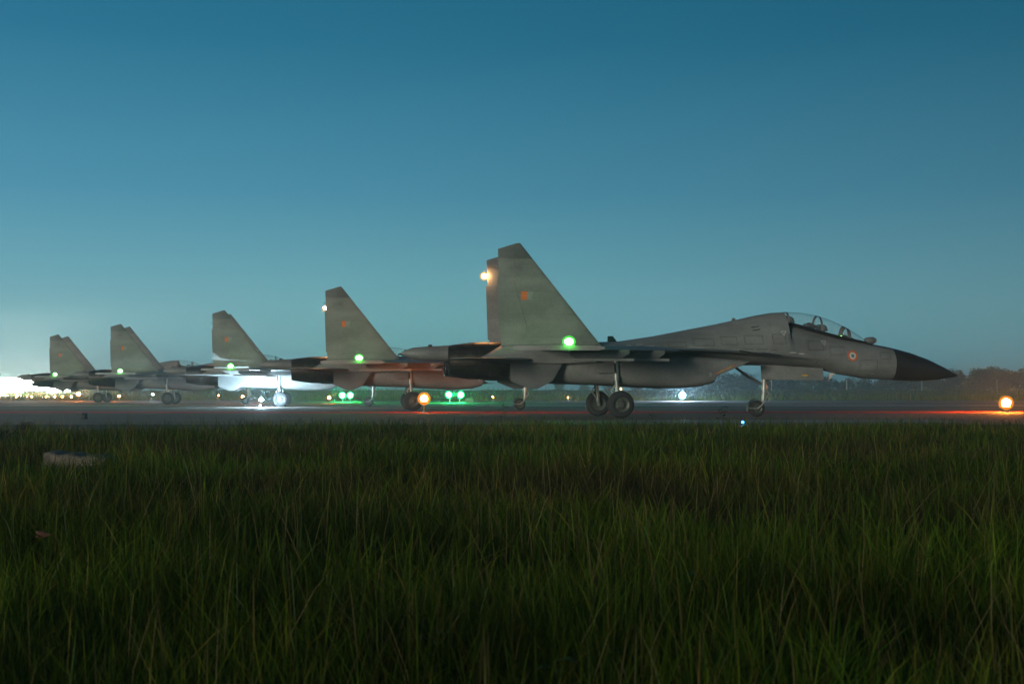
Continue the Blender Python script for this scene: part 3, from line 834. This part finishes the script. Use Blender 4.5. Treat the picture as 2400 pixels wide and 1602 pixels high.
# ------------------------------------------------------------------ lamps on the airfield
def px(x, y, d):
    """ground-truth helper: photograph position and distance to a point in the scene"""
    return ((x - 1200) / 3000 * d, d, .9 + (920.6 - y) / 3000 * d)
def edge_light(x, y, d, r, m_, label, group='orange runway edge lights', name='runway_light'):
    p = px(x, y, d); h = max(.12, p[2])
    T = thing(name, (p[0], p[1], .008), label, 'runway light', group)
    MB().lathe([(0, .15), (.03, .15), (.05, .11), (.07, .05)], (0, 0, 0), 'z', 18, True).build('base_plate', 'steel', T)
    MB().tube([(0, 0, .05), (0, 0, h - r * 1.1)], .022, 8).build('stem', 'aviation_yellow', T)
    MB().lathe([(-r * 1.5, .03), (-r * 1.2, r * .9), (-r * .85, r * 1.0), (-r * .8, r * .8)], (0, 0, h), 'z', 16, True, True).build('lamp_holder', 'aviation_yellow', T)
    LG = MB().sphere((0, 0, h), r, 16, 10, 1, 1, 1).build('lamp_globe', m_, T)
    MB().sphere((0, 0, h), r * 1.75, 20, 12).build('lamp_lens', LENS[m_], LG)
    return T
edge_light(2357, 944, 60, .19, 'lamp_orange', 'large orange runway edge light at the right edge, past the jet\'s nose')
edge_light(994, 934, 59, .17, 'lamp_orange_soft', 'bright orange runway light beside the second jet\'s main wheel')
edge_light(570, 930, 112, .10, 'lamp_orange_dim', 'orange runway light behind the fourth jet\'s nose wheel')
edge_light(772, 931.5, 112, .09, 'lamp_orange_dim', 'orange runway light left of the green lamp pair under the second jet')
edge_light(185, 923, 140, .16, 'lamp_orange', 'strong orange runway light just left of the farthest jet\'s wheels')
edge_light(280, 928, 140, .09, 'lamp_orange_dim', 'small orange runway light between the two farthest jets\' wheels')
edge_light(423, 928, 150, .06, 'lamp_orange_dim', 'small orange runway light right of the fourth jet\'s main wheels')
edge_light(513, 926, 150, .05, 'lamp_orange_dim', 'tiny orange runway light halfway between the third and fourth jets\' wheels')
edge_light(1155, 930, 150, .05, 'lamp_orange_dim', 'faint orange runway light left of the second jet\'s nose wheel')
edge_light(1331, 931, 150, .05, 'lamp_orange_dim', 'faint orange runway light left of the nearest jet\'s main wheels')
edge_light(1480, 935, 150, .07, 'lamp_orange_dim', 'low orange runway light just right of the nearest jet\'s main wheel')
edge_light(1455, 911, 190, .05, 'lamp_orange_dim', 'tiny orange lamp beyond the nearest jet\'s main strut')
edge_light(1740, 993, 34, .03, 'lamp_blue', 'tiny blue taxiway light in the grass edge below the nose wheel', 'blue taxiway lights', 'taxiway_light')

def green_pair(x, y, d, label, sp):
    p = px(x, y, d); h = p[2]
    T = thing('green_signal_light', (p[0], p[1], .008), label, 'signal light', 'green signal light pairs')
    MB().box(-.4, .4, -.2, .2, 0, .06).build('base_plate', 'steel', T, smooth=False)
    MB().box(-sp - .12, sp + .12, .06, .16, h - .16, h + .16).build('housing', 'black', T, smooth=False)
    for s in (-1, 1):
        MB().tube([(s * sp * .8, .1, .06), (s * sp * .8, .1, h - .15)], .03, 8).build('leg', 'steel', T)
        GL = MB().sphere((s * sp, .0, h), .22, 14, 10, 1, .6, 1).build('lamp', 'lamp_ground_green', T)
        MB().sphere((s * sp, .0, h), .38, 18, 12, 1, .6, 1).build('lamp_lens', 'lens_ground_green', GL)
    return T
green_pair(1066, 925, 118, 'twin green signal lights on the tarmac between the first and second jets', .56)
green_pair(812, 926, 128, 'twin green signal lights seen past the second jet\'s belly', .40)
gb = thing('equipment_box', (px(1100, 940, 118)[0], 118, .008), 'small low equipment box right of the twin green lights', 'box')
MB().box(-.35, .35, -.2, .2, .03, .36).build('box_body', 'faded_mark', gb, smooth=False)
MB().box(-.37, .37, -.22, .22, .36, .41).build('box_lid', 'steel', gb, smooth=False)
for sx in (-.3, .3):
    MB().box(sx - .04, sx + .04, -.16, .16, 0, .03).build('foot', 'black', gb, smooth=False)

def stand_lamp(x, y, d, r, m_, label, name='work_light'):
    p = px(x, y, d); h = p[2]
    T = thing(name, (p[0], p[1], .008), label, 'work light')
    for k in range(3):
        a = 2 * math.pi * k / 3 + .5
        MB().tube([(.34 * math.cos(a), .34 * math.sin(a), 0), (0, 0, h * .55)], .014, 6).build('leg', 'steel', T)
    MB().tube([(0, 0, h * .45), (0, 0, h - r * 1.2)], .02, 8).build('mast', 'steel', T)
    MB().lathe([(-r * 1.5, r * .3), (-r * 1.3, r * .95), (-r * .8, r * .95)], (0, 0, h), 'z', 16, True, True).build('lamp_holder', 'black', T)
    LG = MB().sphere((0, 0, h), r, 16, 10).build('lamp_globe', m_, T)
    MB().sphere((0, 0, h), r * 1.7, 20, 12).build('lamp_lens', LENS[m_], LG)
    return T
stand_lamp(1599, 926, 143, .27, 'lamp_white', 'blue-white lamp on a stand beneath the nearest jet\'s intake')
stand_lamp(613, 936, 81.2, .09, 'lamp_work', 'dazzling white work light behind the third jet\'s main wheel')
stand_lamp(359, 924, 125, .07, 'lamp_white', 'small white lamp left of the fourth jet\'s main wheels')

# floodlights behind the farthest jet: three light towers and a row of low lamps
def flood_tower(x, d, label, top, rows=3):
    p = px(x, 920, d)
    T = thing('light_tower', (p[0], p[1], 0), label, 'light tower', 'mobile light towers at the left end of the runway')
    MB().box(-1.0, 1.0, -.5, .5, .35, .95).build('trailer_body', 'aviation_yellow', T, smooth=False)
    MB().box(-1.1, 1.1, -.55, .55, .28, .35).build('chassis', 'steel', T, smooth=False)
    for s in (-1, 1):
        MB().lathe([(-.09, .2), (-.09, .3), (.09, .3), (.09, .2)], (0, s * .62, .3), 'y', 18, True, True).build('wheel', 'tyre', T)
    MB().tube([(0, .05, .95), (0, .05, top + .3)], [.07, .05], 10).build('mast', 'steel', T)
    for r_ in range(rows):
        zr = top + .05 - .62 * r_
        MB().box(-1.95, 1.95, -.04, .04, zr - .03, zr + .03).build('crossbar', 'steel', T, smooth=False)
        for k in range(5):
            cx = -1.56 + .78 * k
            hd_ = MB().box(cx - .35, cx + .35, -.30, -.10, zr - .27, zr + .27).build('lamp_head', 'black', T, smooth=False)
            MB().box(cx - .33, cx + .33, -.315, -.303, zr - .25, zr + .25).build('lamp_face', 'lamp_flood', hd_, smooth=False)
    return T
flood_tower(28, 205, 'leftmost light tower in the white glare at the left edge', 3.0, 4)
flood_tower(88, 200, 'middle light tower in the white glare at the left edge', 2.7)
flood_tower(140, 215, 'right-hand light tower in the glare, just left of the farthest fin', 2.0, 2)
for k, x in enumerate((40, 75, 110, 130, 147, 168)):
    edge_light(x, 929, 165, .085, 'lamp_tail' if k % 2 else 'lamp_orange_dim', ['leftmost', 'second', 'third', 'fourth', 'fifth', 'rightmost'][k] + ' small warm lamp of the low row beneath the white glare', 'low warm lamps under the floodlights')

# unlit marker on the near verge, left
p = px(211, 981, 45)
T = thing('marker_light', (p[0], 44.5, .004), 'small unlit marker light with pale caps on the near verge at left', 'marker light')
MB().lathe([(0, .13), (.03, .13), (.05, .10), (.15, .10), (.17, .08)], (0, 0, 0), 'z', 16, True, True).build('housing', 'black', T)
for s in (-1, 1):
    MB().sphere((s * .06, 0, .185), .055, 12, 8, 1, 1, .55).build('lens_cap', 'chrome', T)

# ------------------------------------------------------------------ far verge, fence, trees
def card_leaves(n, rx, ry, rz, cz, size, seed, lumps=9):
    r_ = np.random.default_rng(seed)
    v, f = [], []
    cs_ = [(r_.uniform(-.62, .62) * rx, r_.uniform(-.62, .62) * ry, cz + r_.uniform(-.55, .6) * rz, r_.uniform(.32, .6)) for _ in range(lumps)]
    for i in range(n):
        c = cs_[int(r_.integers(len(cs_)))]
        d = r_.normal(size=3); d /= np.linalg.norm(d)
        q = r_.random() ** .4 * c[3]
        p = np.array([c[0] + d[0] * q * rx, c[1] + d[1] * q * ry, c[2] + d[2] * q * rz])
        a = r_.normal(size=3); a /= np.linalg.norm(a)
        b = np.cross(a, r_.normal(size=3)); b /= np.linalg.norm(b)
        s = size * r_.uniform(.5, 1.3)
        o = len(v)
        v += [tuple(p - a * s), tuple(p + b * s * .55), tuple(p + a * s), tuple(p - b * s * .55)]
        f.append((o, o + 1, o + 2, o + 3))
    return v, f
TREE = []
for k in range(6):
    t = MB(); r_ = random.Random(k)
    hh = 2.2
    t.tube([(0, 0, -.1), (.1 * r_.uniform(-1, 1), .1, hh * .5), (.25 * r_.uniform(-1, 1), 0, hh), (.4 * r_.uniform(-1, 1), .2, hh + 1.4)], [.2, .16, .12, .05], 8)
    for q in range(5):
        a = r_.uniform(0, 6.28)
        t.tube([(0, 0, hh * r_.uniform(.55, 1)), (.8 * math.cos(a), .8 * math.sin(a), hh + .6), (1.5 * math.cos(a), 1.5 * math.sin(a), hh + 1.3)], [.09, .06, .025], 6)
    to = t.build('trunk', 'bark')
    c = MB(); v, f = card_leaves(2300, 3.1, 2.6, 2.7, 2.9, .21, 50 + k, 13)
    co = c.add(v, f).build('crown', 'leaves', smooth=False)
    TREE.append((to.data, co.data))
    bpy.data.objects.remove(to); bpy.data.objects.remove(co)
def tree(x, d, h, k, label):
    T = thing('broadleaf_tree', ((x - 1200) / 3000 * d, d, 0), label, 'tree', 'trees beyond the perimeter fence', rz=rnd.uniform(0, 6.28))
    s = h / 5.6
    for nm, me in zip(('trunk', 'crown'), TREE[k]):
        o = bpy.data.objects.new(nm, me); COL.objects.link(o); o.parent = T
        o.scale = (s * 1.15, s * 1.15, s)
    return T
TL = [(2098, 262, 5.2), (2125, 268, 6.3), (2158, 270, 6.0), (2190, 262, 5.2), (2222, 266, 5.9), (2252, 270, 5.6), (2284, 262, 6.2), (2318, 268, 6.5), (2350, 262, 6.0), (2384, 266, 6.6), (2420, 264, 6.2),
      (1668, 300, 4.6), (1688, 262, 5.4), (1712, 266, 4.9), (1738, 262, 5.3), (1768, 268, 5.0), (1800, 264, 4.9), (1832, 268, 4.7), (1864, 270, 4.5), (1898, 266, 4.9), (1932, 268, 4.4), (1966, 270, 4.3), (2000, 268, 4.2), (2034, 266, 4.3), (2066, 264, 4.6),
      (1640, 330, 4.2), (1600, 335, 4.0), (1545, 330, 4.2), (1490, 335, 3.8), (1430, 340, 3.8), (1370, 335, 3.6), (1310, 340, 3.9), (1240, 345, 3.4)]
ORD = ['first', 'second', 'third', 'fourth', 'fifth', 'sixth', 'seventh', 'eighth', 'ninth', 'tenth', 'eleventh', 'twelfth', 'thirteenth', 'fourteenth']
groups = (range(0, 11), range(11, 25), range(25, len(TL)))
where = ('tree from the left in the dark clump right of the nose probe', 'low tree from the left in the belt beneath the nearest jet\'s nose', 'distant low tree from the left, glimpsed under the nearest jet\'s belly')
for g_, w_ in zip(groups, where):
    for q, i in enumerate(sorted(g_, key=lambda k: TL[k][0])):
        x, d, h = TL[i]
        tree(x, d, h, i % 6, ORD[q] + ' ' + w_)

# rough grass bank behind the tarmac
bank = MB(); v, f = [], []
nx, ny = 120, 14
for j in range(ny + 1):
    for i in range(nx + 1):
        x = -260 + 520 * i / nx; y = 170 + 110 * j / ny
        t = j / ny
        z = 1.35 * math.sin(min(1, t * 1.6) * math.pi / 2) ** 2 * (1 if t < .8 else 1 - (t - .8) * 2) + .18 * math.sin(x * .21 + y * .13) * t + .12 * math.sin(x * .57 - y * .3) * t
        v.append((x, y, max(.0, z) - (.02 if j in (0, ny) else 0)))
for j in range(ny):
    for i in range(nx):
        a = j * (nx + 1) + i
        f.append((a, a + 1, a + nx + 2, a + nx + 1))
ground_mat('bank_grass', (.032, .048, .016), (.05, .062, .022), (.065, .058, .028), .12, 1.3, .95, .8)
b_o = bank.add(v, f).build('grass_bank', 'bank_grass'); b_o['kind'] = 'structure'

# perimeter fence
F = thing('perimeter_fence', (0, 225, 0), 'thin wire perimeter fence with pale posts beyond the tarmac', 'fence')
post0 = None
for i in range(-14, 16):
    x = 6 + i * 13.2
    if post0 is None:
        post0 = MB().tube([(0, 0, .1), (0, 0, 3.0), (0, -.15, 3.25)], .05, 8).build('post', 'post_paint', F)
        po = post0
    else:
        po = post0.copy(); COL.objects.link(po); po.parent = F
    po.location = (x, 0, 0)
for k in range(5):
    MB().tube([(-180, 0, 1.3 + .4 * k), (205, 0, 1.3 + .4 * k)], .008, 4).build('wire', 'steel', F)

# ------------------------------------------------------------------ grass
def grass_material(name, trans=.35):
    m = bpy.data.materials.new(name); m.use_nodes = True
    n, l = m.node_tree.nodes, m.node_tree.links
    n.clear()
    o = n.new('ShaderNodeOutputMaterial')
    at = n.new('ShaderNodeAttribute'); at.attribute_name = 'tint'
    d = n.new('ShaderNodeBsdfDiffuse'); t = n.new('ShaderNodeBsdfTranslucent'); gs = n.new('ShaderNodeBsdfGlossy')
    gs.inputs['Roughness'].default_value = .42; gs.inputs['Color'].default_value = (.6, .65, .55, 1)
    l.new(at.outputs['Color'], d.inputs['Color']); l.new(at.outputs['Color'], t.inputs['Color'])
    m1 = n.new('ShaderNodeMixShader'); m1.inputs[0].default_value = trans
    l.new(d.outputs[0], m1.inputs[1]); l.new(t.outputs[0], m1.inputs[2])
    m2 = n.new('ShaderNodeMixShader'); m2.inputs[0].default_value = .01
    l.new(m1.outputs[0], m2.inputs[1]); l.new(gs.outputs[0], m2.inputs[2])
    l.new(m2.outputs[0], o.inputs['Surface'])
    MATS[name] = m
grass_material('grass_blade')
PAL = np.array([(.052, .100, .006), (.074, .120, .007), (.036, .076, .007), (.108, .128, .009), (.125, .108, .016), (.16, .11, .036), (.075, .050, .016)])
def noise2(x, y, s):
    return (np.sin(x * 1.3 * s + 1.7 * np.sin(y * .9 * s)) + np.sin(y * 1.7 * s + 1.3 * np.sin(x * 1.1 * s + 2)) + .6 * np.sin((x + y) * 2.9 * s)) / 2.6
def blades(name, x, y, z0, h, w, bend, col, material='grass_blade'):
    n = len(x)
    az = rng.uniform(0, 2 * math.pi, n)
    fx, fy = np.cos(az), np.sin(az)
    ba = rng.uniform(0, 2 * math.pi, n)
    bx, by = np.cos(ba) * bend, np.sin(ba) * bend
    V = np.empty((n, 7, 3), np.float32)
    for k, (t, ww) in enumerate(((0, .7), (.42, 1.0), (.78, .62))):
        cx = x + bx * h * t * t; cy = y + by * h * t * t; cz = z0 + h * (t - .25 * bend * bend * t * t)
        V[:, 2 * k, 0] = cx - fx * w * ww / 2; V[:, 2 * k, 1] = cy - fy * w * ww / 2; V[:, 2 * k, 2] = cz
        V[:, 2 * k + 1, 0] = cx + fx * w * ww / 2; V[:, 2 * k + 1, 1] = cy + fy * w * ww / 2; V[:, 2 * k + 1, 2] = cz
    V[:, 6, 0] = x + bx * h; V[:, 6, 1] = y + by * h; V[:, 6, 2] = z0 + h * (1 - .25 * bend * bend)
    base = (np.arange(n) * 7)[:, None]
    q = np.concatenate([base + np.array([[0, 1, 3, 2]]), base + np.array([[2, 3, 5, 4]])], 1).reshape(-1, 4)
    tr = base + np.array([[4, 5, 6]])
    loops = np.concatenate([np.concatenate([q.reshape(n, 8), tr], 1).reshape(-1)]).astype(np.int32)
    starts = np.cumsum(np.tile([4, 4, 3], n)) - np.tile([4, 4, 3], n)
    me = bpy.data.meshes.new(name)
    me.vertices.add(n * 7); me.vertices.foreach_set('co', V.reshape(-1))
    me.loops.add(len(loops)); me.loops.foreach_set('vertex_index', loops)
    me.polygons.add(n * 3); me.polygons.foreach_set('loop_start', starts.astype(np.int32))
    me.update(calc_edges=True)
    at = me.attributes.new('tint', 'FLOAT_COLOR', 'POINT')
    c4 = np.ones((n, 7, 4), np.float32); c4[:, :, :3] = col[:, None, :]
    at.data.foreach_set('color', c4.reshape(-1))
    me.materials.append(MATS[material])
    o = bpy.data.objects.new(name, me); COL.objects.link(o)
    return o
N = 470000
D0, D1 = 1.5, 36.0
u = rng.random(N)
y = D0 * (D1 / D0) ** u
x = rng.uniform(-1, 1, N) * (.47 * y + 1.6)
# blades gather in tufts
tn = 24000
tu = rng.random(tn); ty_ = D0 * (D1 / D0) ** tu; tx_ = rng.uniform(-1, 1, tn) * (.47 * ty_ + 1.6)
ti = rng.integers(0, tn, N); inn = rng.random(N) < .62
sg = .03 + .006 * ty_[ti]
x = np.where(inn, tx_[ti] + rng.normal(0, 1, N) * sg, x); y = np.where(inn, ty_[ti] + rng.normal(0, 1, N) * sg, y)
th_ = rng.lognormal(0, .33, tn); tb_ = rng.normal(0, 1, tn); tp_ = rng.normal(0, 1.0, tn)
keep = (y > 1.3) & (y < 30.8 + 2.0 * noise2(x, y, .45) + rng.normal(0, 2.3, N) - np.clip((-x - 2.5) * .55, 0, 5))
bare = noise2(x * .9 - 4, y * .5 + 2, 1.3)
keep &= ~((bare < -.62) & (rng.random(N) < .6))
x, y, ti, inn = x[keep], y[keep], ti[keep], inn[keep]; n = len(x)
tuss = noise2(x, y, .7) * .65 + noise2(x + 7, y - 3, 2.1) * .5
h = (.215 + .115 * tuss) * rng.uniform(.45, 1.4, n) * np.where(inn, th_[ti], .8)
tall = rng.random(n) < .035
h = np.where(tall, h * rng.uniform(1.3, 2.0, n), h)
h = np.clip(h, .05, .60) * np.clip(.42 + y / 12, .52, 1)
h = np.minimum(h, .90 - .10 * np.maximum(0, 3 - y) - .5)
slab = (np.abs(x + 5.1) < .7) & (y > 13.0) & (y < 15.6)
h = np.where(slab, h * .4, h)
w = (.0012 + .00033 * y) * rng.uniform(.5, 1.9, n) * np.where(tall, .55, 1)
bend = np.abs(rng.normal(.42, .38, n))
patch = noise2(x * .6 + 3, y * .6, .8)
pi = np.clip((rng.normal(1.5, 1.2, n) + np.where(inn, tp_[ti], 0) + np.where(patch > .3, 1.8, 0)).round(), 0, 6).astype(int)
col = PAL[pi] * rng.uniform(.55, 1.35, n)[:, None] * np.clip(1.0 + .55 * noise2(x - 5, y + 8, .9) + .3 * noise2(x + 2, y * .7, 2.3), .3, 1.8)[:, None]
dead = np.clip((noise2(x * .45 + 9, y * .35 - 2, 1.0) + .5 * noise2(x - 3, y * .8, 1.9) - .25) * 1.6, 0, 1)      # worn, straw-brown patches
col = col * (1 - dead)[:, None] + np.array((.062, .048, .018)) * rng.uniform(.5, 1.2, n)[:, None] * dead[:, None]
h = h * (1 - .35 * dead)
flat = (noise2(x * .8 + 1, y * .55 + 6, 1.2) > .55)
bend = np.where(flat, bend + rng.uniform(.3, .8, n), bend)
go = blades('grass', x, y, np.zeros(n), h, w, bend, col)
tag(go, 'tall unmown dark green grass filling the foreground', 'grass', kind='stuff')
# flowering stems: thin straw stalks with a seed head
N = 2600
y = 2.2 * (32 / 2.2) ** rng.random(N); x = rng.uniform(-1, 1, N) * (.46 * y + 1)
kp = noise2(x * .5, y * .5, 1.0) > -.25
x, y = x[kp], y[kp]; n = len(x)
h = np.clip(rng.normal(.42, .09, n), .2, .62) * np.clip(.45 + y / 11, .55, 1)
w = (.0016 + .00022 * y) * np.ones(n)
cst = np.array((.15, .12, .05)) * rng.uniform(.6, 1.3, n)[:, None]
so_ = blades('grass_stems', x, y, np.zeros(n), h, w, np.abs(rng.normal(.25, .2, n)), cst)
tag(so_, 'thin straw-coloured stems standing above the foreground grass', 'grass', kind='stuff')
# sparse tufts on the far bank
N = 42000
x = rng.uniform(-130, 150, N); y = 152 + 70 * rng.random(N) ** 1.3
t = (y - 170) / 110
z0 = np.where(t > 0, 1.35 * np.sin(np.minimum(1, t * 1.6) * math.pi / 2) ** 2, 0) - .05
h = rng.uniform(.25, .8, N) * (1 + .5 * noise2(x, y, .2)); w = rng.uniform(.04, .1, N)
col = PAL[np.clip(rng.normal(2.6, 1.6, N).round(), 0, 6).astype(int)] * rng.uniform(.7, 1.3, N)[:, None]
fo = blades('far_grass', x, y, z0, h, w, np.abs(rng.normal(.3, .2, N)), col)
tag(fo, 'rough grass along the far side of the tarmac', 'grass', kind='stuff')

# ------------------------------------------------------------------ things lying in the grass
p = px(192, 1085, 15.2)
S = MB(); rows = []
for i in range(15):
    xx = -.37 + .74 * i / 14
    e = .008 * math.sin(i * .9) + .004 * math.sin(i * 4.1)
    top = .20 - .055 * i / 14 + .012 * math.sin(i * 1.3)
    rows.append([(xx, -.20 + e, 0), (xx, -.19 + e, top - .02), (xx, -.16 + e, top), (xx, .17 - e, top + .015), (xx, .20, 0)])
S.loft(rows)
so = S.build('concrete_slab', 'concrete_slab', angle=25)
so.location = (p[0], p[1], 0); so.rotation_euler = (0, 0, R(-4))
tag(so, 'weathered concrete slab lying in the grass at left', 'slab')
p = px(106, 1250, 5.3)
LEAF_S = .6
L = thing('fallen_leaf', (p[0], p[1], p[2]), 'folded pinkish brown leaf resting on the grass at lower left', 'leaf', rz=R(20))
for k, (tilt, dz) in enumerate(((R(35), .022), (R(-28), -.012))):
    rows = []
    for i in range(9):
        t = i / 8; w_ = .026 * math.sin(math.pi * min(.97, t + .03)) ** .7
        rows.append([(-.045 + .09 * t, -.012 + w_ * q, dz * (1 - t) + (.5 - abs(q)) * .01 + w_ * q * math.tan(tilt)) for q in (-.8, 0, .8)])
    MB().loft(rows, False, False, False).build('leaf_half', 'dry_leaf', L).scale = (LEAF_S,) * 3

def weed(xp, yp, d, n, size, label, group='broad-leaved weeds in the foreground grass'):
    r_ = random.Random(int(xp))
    p = px(xp, yp, d)
    T = thing('broadleaf_weed', (p[0], d, 0), label, 'weed', group)
    hh = max(.12, p[2])
    MB().tube([(0, 0, 0), (.01, .01, hh * .6), (.0, .02, hh)], [.006, .005, .003], 6).build('stem', 'weed_leaf', T)
    for k in range(n):
        a = k * 2.4 + r_.uniform(-.3, .3); z = hh * (.35 + .65 * k / max(1, n - 1)); ln = size * r_.uniform(.8, 1.2)
        rows = []
        for i in range(7):
            t = i / 6; w_ = ln * .26 * math.sin(math.pi * min(.97, t * .95 + .04)) ** .8
            r0 = ln * t; zz = z + ln * (.55 * t - .6 * t * t)
            cx, cy = math.cos(a), math.sin(a)
            rows.append([(r0 * cx - q * w_ * cy, r0 * cy + q * w_ * cx, zz + abs(q) * w_ * .35) for q in (-1, 0, 1)])
        MB().loft(rows, False, False, False).build('leaf', 'weed_leaf', T)
    return T
weed(1632, 1352, 5.4, 7, .10, 'broad-leaved weed with pale leaves low in the grass, right of centre')
weed(1300, 1545, 3.6, 6, .07, 'small leafy weed at the very bottom, just right of centre')
weed(1010, 1480, 4.0, 6, .06, 'small leafy weed near the bottom, left of centre')
weed(2300, 1010, 27, 8, .14, 'leafy weed at the far edge of the grass below the right-hand orange light')
weed(1690, 955, 33.5, 9, .20, 'tall thin weed at the tarmac edge left of the nose wheel')
weed(1180, 945, 33, 8, .16, 'tall thin weed at the tarmac edge below the second jet\'s nose wheel')
weed(1525, 970, 33, 8, .14, 'bent leafy weed at the tarmac edge right of the main wheel')
def shrub(xp, d, s, seed, label):
    T = thing('low_shrub', ((xp - 1200) / 3000 * d, d, 0), label, 'shrub', 'low shrubs at the left edge of the verge')
    t = MB(); r_ = random.Random(seed)
    for q in range(7):
        a = r_.uniform(0, 6.28)
        t.tube([(0, 0, 0), (.12 * s * math.cos(a), .12 * s * math.sin(a), .3 * s), (.35 * s * math.cos(a), .35 * s * math.sin(a), .6 * s)], [.02 * s, .014 * s, .005], 5)
    t.build('stems', 'bark', T)
    v, f = card_leaves(1400, .62 * s, .5 * s, .38 * s, .36 * s, .035 * s, seed, 7)
    MB().add(v, f).build('foliage', 'leaves', T, smooth=False)
shrub(12, 21, .5, 3, 'dark low shrub at the left edge above the concrete slab')
shrub(60, 26, .45, 5, 'smaller low shrub right of the dark one at the left edge')

# ------------------------------------------------------------------ haze: exhaust and dusk mist over the airfield
hz = MB().box(-905, 905, -65, 1105, -1.2, 13).build('haze', 'glass', smooth=False)
hm = bpy.data.materials.new('haze_air'); hm.use_nodes = True
hn, hl = hm.node_tree.nodes, hm.node_tree.links
hn.clear()
h_o = hn.new('ShaderNodeOutputMaterial'); h_v = hn.new('ShaderNodeVolumePrincipled')
h_v.inputs['Color'].default_value = (.70, .90, .94, 1)
h_v.inputs['Density'].default_value = .0015
h_v.inputs['Anisotropy'].default_value = .45
hl.new(h_v.outputs[0], h_o.inputs['Volume'])
hz.data.materials.clear(); hz.data.materials.append(hm)
tag(hz, None, None, kind='stuff')
